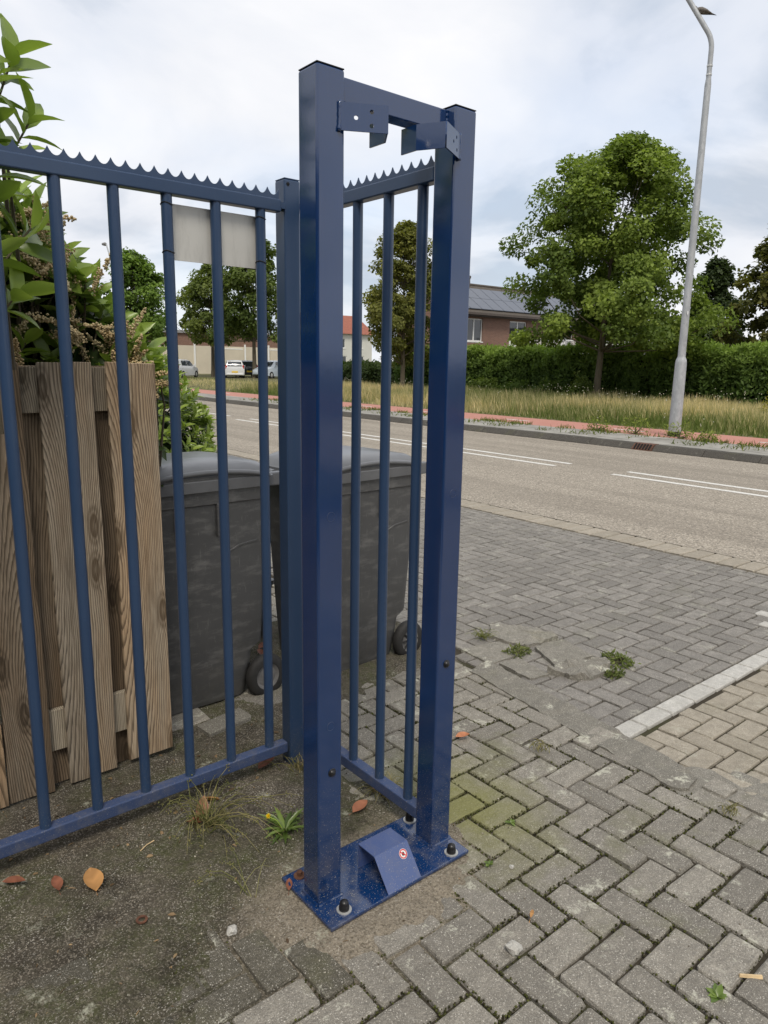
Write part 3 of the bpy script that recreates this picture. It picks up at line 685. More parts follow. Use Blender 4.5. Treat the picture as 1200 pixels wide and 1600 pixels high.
b2m = plate_strip([(1.342, 1.587), (1.342, 1.527), (1.3805, 1.4575)], Z0 - .0005, Z1, .004).obj('guide_wing', 'blue', fr)
for xx, yy in ((1.097, 1.5275), (1.488, 1.5165)):
    w = MB(); w.tube([(xx + random.uniform(-.001, .001), yy - .001, Z0 - .002 + i * .0075) for i in range(10)], [random.uniform(.003, .0055) for _ in range(10)], 7); w.obj('weld', 'blue', fr, smooth=True)
# folded ramp
rp = MB(); prof = [(1.590, .022), (1.590, .108), (1.507, .110), (1.436, .022)]; n = 4; th = .004
inn = [(1.586, .022), (1.586, .104), (1.509, .106), (1.441, .022)]
v = [(1.223, a, b) for a, b in prof] + [(1.354, a, b) for a, b in prof] + [(1.223, a, b) for a, b in inn] + [(1.354, a, b) for a, b in inn]
f = []
for i in range(3): f += [(i, i + 1, 4 + i + 1, 4 + i), (8 + i, 12 + i, 12 + i + 1, 8 + i + 1), (i, 8 + i, 8 + i + 1, i + 1), (4 + i, 4 + i + 1, 12 + i + 1, 12 + i)]
f += [(0, 4, 12, 8), (3, 11, 15, 7)]
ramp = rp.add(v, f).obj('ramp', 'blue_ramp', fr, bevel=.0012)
# round prohibition sticker on the slope
sn = Vector((0, -(.110 - .022), (1.507 - 1.436))).normalized(); sn = Vector((0, -abs(sn.y), abs(sn.z))); su = Vector((1, 0, 0)); sv = sn.cross(su); sc_ = Vector((1.322, 1.488, .0865)) + sn * .0006
def flat(name, fn, mat, off, parent):
    m = MB(); vv, ff = fn(); m.add([tuple(sc_ + su * a + sv * b + sn * off) for a, b in vv], ff); o = m.obj(name, mat, parent); return o
def disc(r, n=28): return [(r * math.cos(2 * math.pi * i / n), r * math.sin(2 * math.pi * i / n)) for i in range(n)], [tuple(range(n))]
def annu(r0, r1, n=28): 
    a = [(r * math.cos(2 * math.pi * i / n), r * math.sin(2 * math.pi * i / n)) for r in (r0, r1) for i in range(n)]; return a, [(i, (i + 1) % n, n + (i + 1) % n, n + i) for i in range(n)]
stk = flat('sticker', lambda: disc(.0150), 'sticker_w', 0, ramp)
flat('ring', lambda: annu(.0105, .0138), 'sticker_r', .0004, stk)
flat('slash', lambda: ([(-.0092, .0068), (-.0068, .0092), (.0092, -.0068), (.0068, -.0092)], [(0, 1, 2, 3)]), 'sticker_r', .0006, stk)
flat('pictogram', lambda: ([(-.005, -.004), (.002, -.006), (.005, -.001), (.0035, .005), (.0, .0065), (-.002, .003), (-.0055, .003)], [tuple(range(7))]), 'black', .0002, stk)
# anchors
for i, (x, y) in enumerate(((1.084, 1.472), (1.506, 1.460), (1.512, 1.672), (1.060, 1.672))):
    z = .0222
    if i < 3:
        a = MB().lathe([(.0155, .003), (.0155, .013), (.0135, .015), (.0135, .022), (.0115, .028), (.006, .032), (.0005, .033)], (x, y, z), 12).obj('anchor_cap', 'black', fr); smooth_angle(a, 45)
        MB().lathe([(.0085, 0), (.0225, 0), (.0225, .003), (.0085, .003)], (x, y, z), 20, 'Z', True).obj('washer', 'zinc', a)
    else:
        a = MB().lathe([(.009, 0), (.009, .016), (.004, .017)], (x, y, z), 8).obj('anchor_bolt', 'rust', fr)
        MB().lathe([(.0185, 0), (.0185, .003), (.009, .003)], (x, y, z), 20).obj('washer', 'rust', a)

# ------------------------------------------------------------------ blue bar fence panels
def spike_strip(parent, axis, a0, a1, fixed, z0, mat, pitch=.0435, h=.038, base=.0165, th=.003):
    top = []; x = a0; bot = []
    n = int(round((a1 - a0) / pitch)); pitch = (a1 - a0) / n
    for i in range(n):
        for k in range(8):
            t = k / 8; s_ = abs(2 * t - 1); top.append((a0 + (i + t) * pitch, z0 + base + (h - base) * s_ ** 2.2))
    top.append((a1, z0 + h)); m = MB(); k = len(top); v = []
    for side in (-th / 2, th / 2):
        for a, z in top: v.append((a, fixed + side, z) if axis == 'X' else (fixed + side, a, z))
        for a, z in top: v.append((a, fixed + side, z0) if axis == 'X' else (fixed + side, a, z0))
    f = []
    for i in range(k - 1): f += [(i, i + 1, k + i + 1, k + i), (2 * k + i, 3 * k + i, 3 * k + i + 1, 2 * k + i + 1), (i, 2 * k + i, 2 * k + i + 1, i + 1)]
    return m.add(v, f).obj('spike_strip', mat, parent)
gl = empty('bar_gate', (0, 0, 0)); tag(gl, 'wide blue bar gate panel in front of the wooden fence', 'gate')
GY = 2.252
tr_ = MB().box(-.75, 1.366, GY - .020, GY + .020, 2.072, 2.112).obj('top_rail', 'blue_old', gl, bevel=.004)
spike_strip(tr_, 'X', -.75, 1.372, GY + .008, 2.1125, 'blue_old')
MB().box(-.75, 1.366, GY - .021, GY + .021, .078, .120).obj('bottom_rail', 'blue_rail', gl, bevel=.004)
bx_ = [1.295 - .1627 * i for i in range(13)]
for x in bx_: smooth_angle(MB().tube([(x, GY, .118), (x, GY, 2.074)], .0172, 20, False).obj('bar', 'blue_old', gl), 60)
MB().box(1.3665, 1.386, GY - .012, GY + .03, 2.085, 2.105).obj('hinge', 'blue_old', gl)
hp = empty('gate_post', (1.385, 2.245, 0)); tag(hp, 'weathered blue square post where the two bar panels meet', 'post')
MB().box(.002, .064, .002, .064, -.05, 2.184).obj('shaft', 'blue_old', hp, bevel=.005, seg=3)
MB().box(.003, .063, .003, .063, 2.1842, 2.188).obj('cap', 'blue_old', hp, bevel=.001)
MB().lathe([(.006, 0), (.006, -.002), (.002, -.003)], (.016, .002, 2.168), 10, 'Y').obj('bolt', 'dark', hp)
MB().box(.0642, .15, .01, .055, .085, .097).obj('bracket', 'blue_rail', hp, bevel=.002)
smooth_angle(MB().tube([(.0642, .02, 2.10), (.115, .02, 2.10)], .016, 14).obj('hinge_pin', 'blue_old', hp))
gr = empty('bar_fence', (0, 0, 0)); tag(gr, 'narrow blue bar panel running into the tall blue frame', 'fence')
GX = 1.497
tr2 = MB().box(GX - .020, GX + .020, 1.603, 2.245, 2.082, 2.122).obj('top_rail', 'blue_old', gr, bevel=.004)
spike_strip(tr2, 'Y', 1.603, 2.245, GX + .008, 2.1225, 'blue_old')
MB().box(GX - .021, GX + .021, 1.603, 2.245, .078, .120).obj('bottom_rail', 'blue_rail', gr, bevel=.004)
for y in (1.667, 1.823, 1.979, 2.135): smooth_angle(MB().tube([(GX, y, .118), (GX, y, 2.084)], .0165, 20, False).obj('bar', 'blue_old', gr), 60)
# blank sign sheet tied to the bars
sg = empty('sign_plate', (0, 0, 0)); tag(sg, 'blank grey metal sheet tied behind the gate bars under the top rail', 'sign')
MB().box(.985, 1.292, GY + .018, GY + .0205, 1.885, 2.052).obj('sheet', 'plate', sg)
for x in (.970, 1.295):
    for z in (2.045, 1.905):
        m = MB(); m.tube([(x + .0185 * math.cos(a), GY + .0185 * math.sin(a), z + .003 * math.sin(a * 2)) for a in np.linspace(0, 2 * math.pi, 21)], .0016, 5); m.obj('cable_tie', 'black', sg)

# ------------------------------------------------------------------ wooden fence
wf = empty('wooden_fence', (0, 0, 0)); tag(wf, 'weathered wooden plank screen behind the left gate panel', 'fence')
def plank(x0, x1, y0, z0, z1, mat, th=.016, name='plank', lean=0.):
    w = x1 - x0; m = MB(); N = 8; v = []; r = random.Random(int(x0 * 1000) + 7)
    bow = r.uniform(-.004, .004)
    for i in range(N + 1):
        t = i / N; z = z0 + (z1 - z0) * t; dx = bow * math.sin(math.pi * t) + lean * t; cup = .0
        for a, b in ((-w / 2, 0), (w / 2, 0), (w / 2, th), (-w / 2, th)): v.append((a + dx + r.uniform(-.0008, .0008), b + .003 * math.sin(3 * t + x0 * 9), z + (r.uniform(-.002, .002) if i in (0, N) else 0)))
    f = [(3, 2, 1, 0), tuple(4 * N + k for k in range(4))]
    for i in range(N):
        for k in range(4): f.append((4 * i + k, 4 * i + (k + 1) % 4, 4 * i + 4 + (k + 1) % 4, 4 * i + 4 + k))
    return m.add(v, f).obj(name, mat, wf, bevel=.0016, seg=1, loc=((x0 + x1) / 2, y0, 0))
for x0, x1, y0, z0, mt in ((.940, 1.058, 2.612, .028, 'wood_b'), (.884, .938, 2.622, .024, 'wood_b'), (.764, .832, 2.612, .020, 'wood_b'), (.660, .760, 2.618, .014, 'wood_g'),
                       (.572, .602, 2.612, .010, 'wood_g'), (.452, .570, 2.620, .012, 'wood_g'), (.36, .448, 2.612, .01, 'wood_b'), (.24, .33, 2.62, .01, 'wood_g'), (.13, .235, 2.61, .01, 'wood_b'), (0, .10, 2.62, .01, 'wood_g'), (-.13, -.01, 2.615, .01, 'wood_b')):
    plank(x0, x1, y0, z0 + .006, 1.566 + random.uniform(-.004, .004), mt, lean=-.004)
for x0, x1 in ((.575, .690), (.800, .905), (.30, .40), (.06, .16)): plank(x0, x1, 2.668, .012, 1.552, 'wood_g')
for z0, z1 in ((1.395, 1.548), (.158, .318)):
    m = MB().box(-.65, .70, 0, .022, z0, z1).obj('rail', 'wood_r', wf, bevel=.002, seg=1, loc=(.345, 2.640, 0))
plank(.985, 1.050, 2.672, 0., 1.50, 'wood_g', .07, 'fence_post')

# ------------------------------------------------------------------ wheelie bins
def rrect(x0, x1, y0, y1, r, n=4):
    pts = []
    for cx, cy_, a0 in ((x1 - r, y1 - r, 0), (x0 + r, y1 - r, 90), (x0 + r, y0 + r, 180), (x1 - r, y0 + r, 270)):
        for k in range(n + 1): a = math.radians(a0 + 90 * k / n); pts.append((cx + r * math.cos(a), cy_ + r * math.sin(a)))
    return pts
def loft(rings, cap=True):
    m = MB(); n = len(rings[0]); v = [p for R_ in rings for p in R_]; f = []
    for i in range(len(rings) - 1):
        for k in range(n): f.append((i * n + k, i * n + (k + 1) % n, (i + 1) * n + (k + 1) % n, (i + 1) * n + k))
    if cap: f += [tuple(range(n))[::-1], tuple((len(rings) - 1) * n + k for k in range(n))]
    return m.add(v, f)
def wheelie(loc, rz, label, spokes):
    b = empty('wheelie_bin', loc, rz); b.scale.z = 1.045; tag(b, label, 'bin', 'grey wheelie bins behind the bar fence')
    rings = []
    for z, x0, x1, hw, r in ((.03, -.270, .175, .225, .05), (.06, -.278, .185, .235, .05), (.24, -.288, .215, .246, .05), (.27, -.29, .265, .248, .05), (.60, -.308, .285, .266, .055), (.935, -.325, .300, .280, .06), (.94, -.330, .306, .288, .06), (1.0, -.334, .308, .290, .06)):
        rings.append([(x, y, z) for x, y in rrect(x0, x1, -hw, hw, r)])
    smooth_angle(loft(rings).obj('body', 'bin', b), 28)
    # raised moulding over the wheel, two ribs below the rim
    m = MB(); pts = [(.02, -.236, .34), (.02, -.252, .52), (.03, -.263, .66), (.07, -.268, .72), (.13, -.270, .745), (.22, -.270, .755)]
    smooth_angle(m.tube(pts, .006, 6).obj('moulding', 'bin', b))
    for x in (-.17, .02): MB().box(x - .006, x + .006, -.292, -.268, .80, .94).obj('rib', 'bin', b, bevel=.003)
    # lid
    lr = []
    for z, x0, x1, hw, r, in ((.992, -.352, .315, .302, .06), (1.035, -.356, .317, .305, .06), (1.037, -.346, .31, .296, .06), (1.062, -.332, .30, .282, .07), (1.080, -.29, .275, .25, .09), (1.088, -.20, .20, .16, .10)):
        lr.append([(x, y, z + (.014 * max(0, -x) if z > 1.036 else 0) + .020 * (1 - min(1, (x / .36) ** 2)) * (1 if z > 1.036 else .45)) for x, y in rrect(x0, x1, -hw, hw, r)])
    lid = loft(lr).obj('lid', 'bin_lid', b); smooth_angle(lid, 35)
    smooth_angle(MB().tube([(-.35 + .052 * k_, -.303, 1.040 + .034 * math.sin(math.pi * k_ / 12) ** .7) for k_ in range(13)], .011, 8).obj('lid_rim', 'bin_lid', lid), 60)
    MB().box(-.30, .27, -.3005, -.296, 1.036, 1.058).obj('shadow_gap', 'bin', lid)
    hl = MB().box(-.405, -.345, -.20, .20, 1.0, 1.022).obj('lip', 'bin_lid', lid, bevel=.006)
    # handle and hinges at the back
    smooth_angle(MB().tube([(.36, -.20, 1.03), (.36, .20, 1.03)], .016, 10).obj('handle', 'bin_lid', b), 50)
    for y in (-.25, -.10, .10, .25): MB().box(.295, .374, y - .018, y + .018, .985, 1.045).obj('hinge', 'bin_lid', b, bevel=.006)
    smooth_angle(MB().tube([(.262, -.25, .10), (.262, .25, .10)], .012, 8).obj('axle', 'rubber', b))
    for sd in (-1, 1):
        w = empty('wheel', (.262, sd * .255, .103)); w.parent = b
        ty = MB().lathe([(.062, -.026), (.088, -.027), (.099, -.018), (.103, -.006), (.103, .006), (.099, .018), (.088, .027), (.062, .026)], (0, 0, 0), 28, 'Y', True).obj('tyre', 'rubber', w); smooth_angle(ty, 50)
        rm = MB().lathe([(.006, -.030), (.016, -.030), (.018, -.020), (.048, -.014), (.058, -.022), (.064, -.024), (.064, .024), (.05, .014), (.01, .016)], (0, 0, 0), 28, 'Y')
        smooth_angle(rm.obj('rim', 'hub', w), 40)
        if spokes:
            for k in range(8):
                a = k * math.pi / 4; sp_ = MB(); d = Vector((math.cos(a), 0, math.sin(a))); sp_.tube([d * .012 + Vector((0, -.022 * 1, 0)), d * .06 + Vector((0, -.020, 0))], .005, 5); sp_.obj('spoke', 'rubber', w)
    return b
wheelie((1.372, 3.125, -.012), .02, 'scuffed dark grey wheelie bin beside the wooden fence', False)
wheelie((2.245, 3.085, -.03), .06, 'dark grey wheelie bin with spoked wheel behind the tall frame', True)
# small tub between the bins
tb = empty('storage_tub', (1.93, 3.62, 0)); tag(tb, 'small black lidded tub between the two bins', 'tub')
smooth_angle(loft([[(x, y, z) for x, y in rrect(-w_, w_, -w_, w_, .03)] for z, w_ in ((0, .10), (.30, .125), (.32, .13))]).obj('body', 'bin', tb), 30)
smooth_angle(loft([[(x, y, z) for x, y in rrect(-w_, w_, -w_, w_, .03)] for z, w_ in ((.32, .137), (.345, .137), (.36, .11))]).obj('lid', 'bin_lid', tb), 30)

# ------------------------------------------------------------------ street lamps and bird
def lamp_post(name, x, y, z0, label, s=1., arm=(-.5, .87), full=True):
    e_ = empty(name, (x, y, z0)); tag(e_, label, 'lamp post')
    m = MB().lathe([(.130 * s, -.3), (.130 * s, .1), (.116 * s, 1.55 * s), (.108 * s, 1.62 * s), (.080 * s, 1.68 * s), (.080 * s, 1.70 * s)], (0, 0, 0), 18); smooth_angle(m.obj('base_tube', 'galv', e_), 50)
    m = MB().lathe([(.080 * s, 1.70 * s), (.062 * s, 6.95 * s), (.050 * s, 7.06 * s)], (0, 0, 0), 16); smooth_angle(m.obj('pole', 'galv', e_), 50)
    ax, ay = arm; pts = [(0, 0, 7.06 * s), (0, 0, 7.58 * s)]
    for k in range(1, 9):
        a = k / 8 * math.radians(33); R_ = .62 * s; pts.append((ax * R_ * (1 - math.cos(a)), ay * R_ * (1 - math.cos(a)), 7.58 * s + R_ * math.sin(a)))
    px, py, pz = pts[-1]; h = math.sin(math.radians(33)); v_ = math.cos(math.radians(33))
    pts.append((px + ax * h * 1.9 * s, py + ay * h * 1.9 * s, pz + v_ * 1.9 * s)); smooth_angle(MB().tube(pts, .048 * s, 12).obj('arm', 'galv', e_), 60)
    hd = Vector(pts[-1]); d_ = Vector((ax, ay, .12)).normalized(); m = MB().tube([hd, hd + d_ * .25 * s, hd + d_ * .75 * s], [.06 * s, .13 * s, .09 * s], 10); m.obj('lamp_head', 'hub', e_)
    if full:
        MB().lathe([(.131, .0), (.131, .10), (.128, .10)], (0, 0, -.0), 18).obj('foot_band', 'black', e_)
        for zz in (7.12, 7.28): MB().lathe([(.056, 0), (.056, .03), (.049, .03)], (0, 0, zz), 12).obj('collar', 'zinc', e_)
        MB().box(-.075, -.06, -.088, -.07, 2.55, 2.62).obj('number_tag', 'white', e_)
    return e_, pts
lp, lpts = lamp_post('lamp_post', 14.86, 8.20, .118, 'tall galvanised street lamp post on the strip beside the cycle path', 1., (-.5, .87))
lp2, _ = lamp_post('lamp_post', 20.5, 58., .1, 'distant slim lamp post rising behind the laurel leaves', 1.06, (.0, 1.0), False)
# gull sitting on the arm
bp = Vector((14.86, 8.20, .118)) + Vector(lpts[-1]) * .17 + Vector(lpts[-2]) * .83 + Vector((.04, 0, .03))
bd = empty('bird', bp); bd.scale = (.66, .66, .66); tag(bd, 'grey-brown bird perched on the curved lamp arm', 'bird')
ux = Vector((.75, -.62, -.05)).normalized(); uz = Vector((.05, 0, 1)); 
body = MB(); pr_ = [(-.17, .004, .05), (-.14, .055, .055), (-.08, .078, .06), (0, .095, .055), (.10, .085, .035), (.20, .055, .015), (.28, .028, 0), (.36, .006, -.02)]
body.tube([ux * a + uz * (c + .10) for a, r_, c in pr_], [r_ for a, r_, c in pr_], 12); smooth_angle(body.obj('body', 'bird', bd), 80)
MB().tube([ux * .12 + uz * .10 + Vector((0, 0, 0)), ux * .30 + uz * .09, ux * .47 + uz * .06], [.05, .03, .005], 8).obj('tail', 'black', bd)
for sgn in (-1, 1):
    sidev = ux.cross(uz).normalized() * sgn * .075
    MB().tube([ux * -.07 + uz * .15 + sidev, ux * .12 + uz * .13 + sidev * 1.05, ux * .36 + uz * .075 + sidev * .3], [.035, .045, .006], 8).obj('wing', 'bird', bd)
    MB().tube([ux * .0 + sidev * .4 + uz * .06, ux * -.02 + sidev * .4 + uz * -.02], .009, 5).obj('leg', 'rust', bd)
smooth_angle(MB().tube([ux * -.14 + uz * .15, ux * -.17 + uz * .21, ux * -.20 + uz * .235, ux * -.25 + uz * .22], [.045, .05, .042, .008], 10).obj('head', 'bird', bd), 80)

# ------------------------------------------------------------------ plants
def tree(name, x, y, z0, H, R, base, label, c0, c1, nclump=150, per=190, leaf=.17, trunk=.2, lean=(0, 0), shape='round', clump_r=.62, group=None, seed=0):
    g = np.random.default_rng(seed + 100); e_ = empty(name, (x, y, z0)); tag(e_, label, 'tree', group)
    def env(t):      # crown radius over height 0..1
        if shape == 'round': return R * min(1, (t + .07) / .13) ** .45 * max(0, 1 - t ** 2.5) ** .55 * 1.02
        if shape == 'oval': return R * (max(0, math.sin(math.pi * (0.07 + .90 * t) ** .9)) ** .62)
        return R * max(.0, (1 - t) ** .62) * (1 if t > .06 else .85)
    cl = []; k = 0
    while len(cl) < nclump and k < 9000:
        k += 1; t = g.random() ** .9; a = g.random() * 2 * math.pi; rr = env(t) * (1 + (.10 if seed == 3 else .20) * math.sin(3 * a + seed + 5 * t) + .14 * math.sin(7 * a + 9 * t + seed)) * (g.random() ** .45)
        cl.append((rr * math.cos(a) + lean[0] * t, rr * math.sin(a) + lean[1] * t, base + t * (H - base)))
    cl = np.array(cl); P = []; N_ = []; 
    m = MB(); tp = []; hh = base + (H - base) * .62
    for i in range(8): t = i / 7; tp.append((lean[0] * t * .6 + .05 * math.sin(4 * t + seed) * t, lean[1] * t * .6 + .05 * math.cos(3 * t + seed) * t, -.1 + t * hh))
    m.tube(tp, [trunk * (1.25 if i == 0 else 1 - .80 * i / 7) for i in range(8)], 10); smooth_angle(m.obj('trunk', 'bark', e_), 70)
    m = MB()
    for i in g.choice(len(cl), min(len(cl), 46), replace=False):
        c = cl[i]; zs = min(hh * .92, max(base * .92, c[2] - .55 * math.hypot(c[0], c[1]) - .4)); s_ = Vector((lean[0] * .6 * zs / hh, lean[1] * .6 * zs / hh, zs)); c = Vector(c); mid = s_.lerp(c, .5) + Vector((0, 0, -.12 * (c - s_).length))
        r0 = trunk * .30 * (1 - .6 * zs / H); m.tube([s_, mid, c], [r0, r0 * .55, .012], 6, False)
    m.obj('branches', 'bark', e_)
    cnt = per; idx = np.repeat(np.arange(len(cl)), cnt); sz = clump_r * (.65 + .7 * g.random(len(cl)))
    off = g.normal(size=(len(idx), 3)); off *= np.minimum(1, 1.7 / np.maximum(np.linalg.norm(off, axis=1, keepdims=True), .01)); off = off * np.array([.5, .5, .36]); P = cl[idx] + off * sz[idx, None]
    cen = np.array([lean[0] * .5, lean[1] * .5, base + (H - base) * .45]); outw = norm(P - cen)
    nr = norm(outw * .6 + np.array([0, 0, .8]) + g.normal(size=P.shape) * .55); dr = norm(np.cross(nr, g.normal(size=P.shape)) + np.array([0, 0, -.35]))
    ctone = g.random(len(cl)); tt = np.clip(ctone[idx] * .75 + g.random(len(P)) * .3, 0, 1)
    ll = leaf * (.65 + .7 * g.random(len(P)))
    scatter('crown', T_FAR, P, dr, nr, ll, ll * .85, lerpc(c0, c1, tt), 'leaf', e_)
    return e_
G0, G1 = (.075, .12, .026), (.25, .325, .068)
tree('lime_tree', 24.3, 16.8, .1, 9.3, 3.55, 2.2, 'large leafy green tree on the verge right of the tall frame', G0, G1, 230, 330, .14, .155, (.3, -.35), 'round', .60, seed=3)
tree('young_tree', 23.2, 27.0, .1, 7.7, 1.85, 1.5, 'yellow-green verge tree seen between the two posts', (.10, .115, .028), (.26, .26, .075), 190, 150, .14, .13, (0, 0), 'oval', .42, seed=8)
tree('verge_tree', 30.0, 61.0, .1, 9.4, 3.0, 3.2, 'middle verge tree behind the third gate bar from the post', (.085, .12, .03), (.19, .23, .06), 110, 120, .27, .18, (0, 0), 'round', .75, seed=12)
tree('verge_tree', 31.4, 56.0, .1, 11.6, 3.0, 3.4, 'dark verge tree just left of the weathered gate post', (.06, .095, .025), (.15, .195, .05), 120, 130, .27, .2, (0, 0), 'round', .8, seed=17)
tree('verge_tree', 21.3, 56.0, .1, 9.2, 2.6, 2.6, 'bright green tree above the laurel left of the distant lamp post', (.08, .14, .03), (.20, .30, .065), 110, 120, .27, .2, (0, 0), 'round', .75, seed=23)
tree('conifer', 37.6, 19.2, .0, 6.9, 2.3, .3, 'dark evergreen behind the hedge just right of the big lamp post', (.028, .046, .02), (.06, .085, .034), 120, 150, .2, .2, (0, 0), 'cone', .45, seed=31)
tree('conifer', 34.6, 14.6, .0, 8.2, 3.3, .3, 'olive green conifer at the right edge behind the hedge', (.075, .085, .022), (.19, .185, .055), 150, 150, .2, .2, (0, 0), 'cone', .45, seed=37)
tree('garden_tree', 42., 12., .0, 7.0, 3.0, .5, 'round garden tree behind the right end of the hedge', (.035, .055, .018), (.07, .10, .03), 90, 90, .25, .2, (0, 0), 'oval', .6, seed=47)

def hedge(name, x0, x1, y0, y1, h, label, c0, c1, n, leaf, seed=0, topc=None):
    g = np.random.default_rng(seed); e_ = empty(name, (0, 0, 0)); tag(e_, label, 'hedge')
    m = MB(); ny = 40
    v = []; f = []
    for i in range(ny + 1):
        y = y0 + (y1 - y0) * i / ny; w_ = .14 * math.sin(y * 1.7 + seed); hh = h - .22 + .08 * math.sin(y * 2.3)
        v += [(x0 + .35 + w_, y, 0), (x0 + .28 + w_, y, hh * .5), (x0 + .45 + w_, y, hh), (x1, y, hh), (x1, y, 0)]
    for i in range(ny):
        for k in range(4): a = 5 * i + k; f.append((a, a + 1, a + 6, a + 5))
    f += [(0, 1, 2, 3, 4), tuple(5 * ny + k for k in range(5))[::-1]]
    m.add(v, f).obj('shade_core', 'core', e_)  # solid near-black core, paints the shade between the leaves
    y = y0 + g.random(n) * (y1 - y0); side = g.random(n); wv = .16 * np.sin(y * 1.7 + seed) + .12 * np.sin(y * 4.1 + 2 * seed) + .08 * np.sin(y * 9.3)
    topz = h + .10 * np.sin(y * 2.3) + .07 * np.sin(y * 6.1 + seed)
    fr_ = side < .66; z = np.where(fr_, g.random(n) ** .8 * topz, topz - .05); x = np.where(fr_, x0 + wv + .06 * np.sin(z * 7 + y * 3), x0 + .1 + g.random(n) * (x1 - x0))
    lump_ = np.sin(y * 5.2 + z * 4) * np.sin(z * 6.3 - y * 2.1) * .12; x = x + np.where(fr_, lump_, 0)
    P = np.stack([x + g.normal(size=n) * .09, y + g.normal(size=n) * .05, np.maximum(.05, z + g.normal(size=n) * .06)], 1)
    P[:, 2] += np.where(g.random(n) < .05, g.random(n) * .18, 0) * (z > topz - .3)
    nr = norm(np.where(fr_[:, None], np.array([[-.8, -.3, .5]]), np.array([[-.2, 0, 1.]])) + g.normal(size=(n, 3)) * .5); dr = norm(np.cross(nr, g.normal(size=(n, 3))) + np.array([-.1, 0, .6]))
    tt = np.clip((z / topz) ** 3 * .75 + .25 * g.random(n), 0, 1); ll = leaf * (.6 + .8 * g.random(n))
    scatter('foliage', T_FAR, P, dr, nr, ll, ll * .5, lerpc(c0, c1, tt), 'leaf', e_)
hedge('hedge', 26.4, 28.4, 6.0, 31.2, 2.25, 'long clipped green hedge behind the verge', (.05, .092, .022), (.24, .34, .07), 56000, .17, 3)
hedge('hedge', 27.4, 29., 31.6, 42.0, 1.35, 'low dark hedge behind the yellow-green verge tree', (.028, .048, .016), (.055, .085, .025), 9000, .24, 6)
def bush(name, x, y, z0, rx, ry, h, label, c0, c1, n, leaf, seed, wr=.55):
    g = np.random.default_rng(seed); e_ = empty(name, (x, y, z0)); tag(e_, label, 'shrub')
    d = norm(g.normal(size=(n, 3))); d[:, 2] = np.abs(d[:, 2]); rr = (.55 + .5 * g.random(n) ** .5) * (1 + .18 * np.sin(d[:, 0] * 7 + seed) + .14 * np.sin(d[:, 1] * 9 + d[:, 2] * 5))
    P = d * rr[:, None] * np.array([rx, ry, h]); nr = norm(d + np.array([0, 0, .6]) + g.normal(size=(n, 3)) * .6); dr = norm(np.cross(nr, g.normal(size=(n, 3))) + d * .5)
    ll = leaf * (.6 + .8 * g.random(n)); tt = np.clip((rr - .5) * 1.2 * (d[:, 2] + .3) + .3 * g.random(n), 0, 1)
    scatter('foliage', T_FAR, P, dr, nr, ll, ll * wr, lerpc(c0, c1, tt), 'leaf', e_)
    m = MB()
    for i in range(7): q = Vector(P[i]) * .7; m.tube([(0, 0, 0), q * .5, q], [.025, .015, .006], 5, False)
    m.obj('stems', 'bark', e_)
bush('low_shrub', 25.5, 23.8, .1, .6, .9, .75, 'low round shrub before the hedge nearest the right post', (.05, .085, .02), (.13, .18, .04), 1800, .13, 5)
bush('low_shrub', 25.5, 21.7, .1, .6, .9, .70, 'low round shrub midway along the hedge foot', (.05, .085, .02), (.13, .19, .045), 1800, .13, 6)
bush('low_shrub', 25.4, 19.9, .1, .6, .8, .72, 'low round shrub left of the big tree trunk', (.05, .08, .02), (.12, .17, .04), 1800, .13, 7)
bush('sucker_shrub', 23.9, 17.2, .1, .5, .45, 1.0, 'leafy sucker growth at the foot of the big tree', (.05, .085, .02), (.12, .16, .04), 1200, .12, 8)
bush('flowering_weed', 21.5, 8.6, .1, .7, .7, .95, 'clump with yellow flowers in tall grass at the right edge', (.09, .11, .02), (.42, .36, .04), 900, .08, 9)
bush('ivy_shrub', 34.5, 17.5, .0, 1.6, 2.5, 3.4, 'leafy shrub behind the hedge below the big tree crown', (.035, .06, .02), (.08, .115, .035), 2600, .22, 13)

# tall verge grass
def verge_grass():
    g = np.random.default_rng(5); n = 62000
    u = g.random(n); x = 16.35 + 9.9 * u; y = np.where(g.random(n) < .78, 4 + 28 * g.random(n), 30 + 50 * g.random(n))
    edge = np.clip((x - 16.3) / 1.3, .18, 1); nz = np.sin(x * 1.3 + y * .7) * np.sin(y * .9 - x * .4)
    hgt = edge * (.33 + .15 * nz + .24 * g.random(n)) * np.where(x > 24.5, .8, 1) * np.where(y > 36, .42, 1)
    d = np.stack([g.normal(size=n) * .22, g.normal(size=n) * .22, np.ones(n)], 1)
    dryv = np.clip(.58 + .55 * np.sin(y * .35 + 1.) * np.sin(x * .5) + .35 * nz + g.normal(size=n) * .28 - .6 * (1 - edge) - np.clip((x - 23.5) / 2.5, 0, .8), 0, 1)
    col = lerpc((.16, .205, .065), (.70, .59, .385), dryv)
    scatter('tall_grass', T_BLADE, np.stack([x, y, np.full(n, .09)], 1), d, np.stack([-np.ones(n), g.normal(size=n) * .5, g.normal(size=n) * .2], 1), hgt, .022 + .016 * g.random(n), col, 'grass')
    o = bpy.data.objects['tall_grass']; tag(o, 'tall dry straw-coloured grass on the verge', 'grass', kind='stuff')
    n = 900; x = 16.4 + 9 * g.random(n); y = 5 + 26 * g.random(n); edge = np.clip((x - 16.3) / 1.3, .2, 1)
    keep = (np.sin(y * .8) * np.sin(x * 1.1 + 1) > .1); x, y, edge = x[keep], y[keep], edge[keep]; n = len(x)
    o = scatter('verge_flowers', T_BLOB, np.stack([x, y, .1 + edge * (.55 + .25 * g.random(n))], 1), rdir(n), rdir(n), .035, .035, (.62, .60, .50), 'flower'); tag(o, 'tiny pale wild flowers among the verge grass', 'flowers', kind='stuff')
verge_grass()
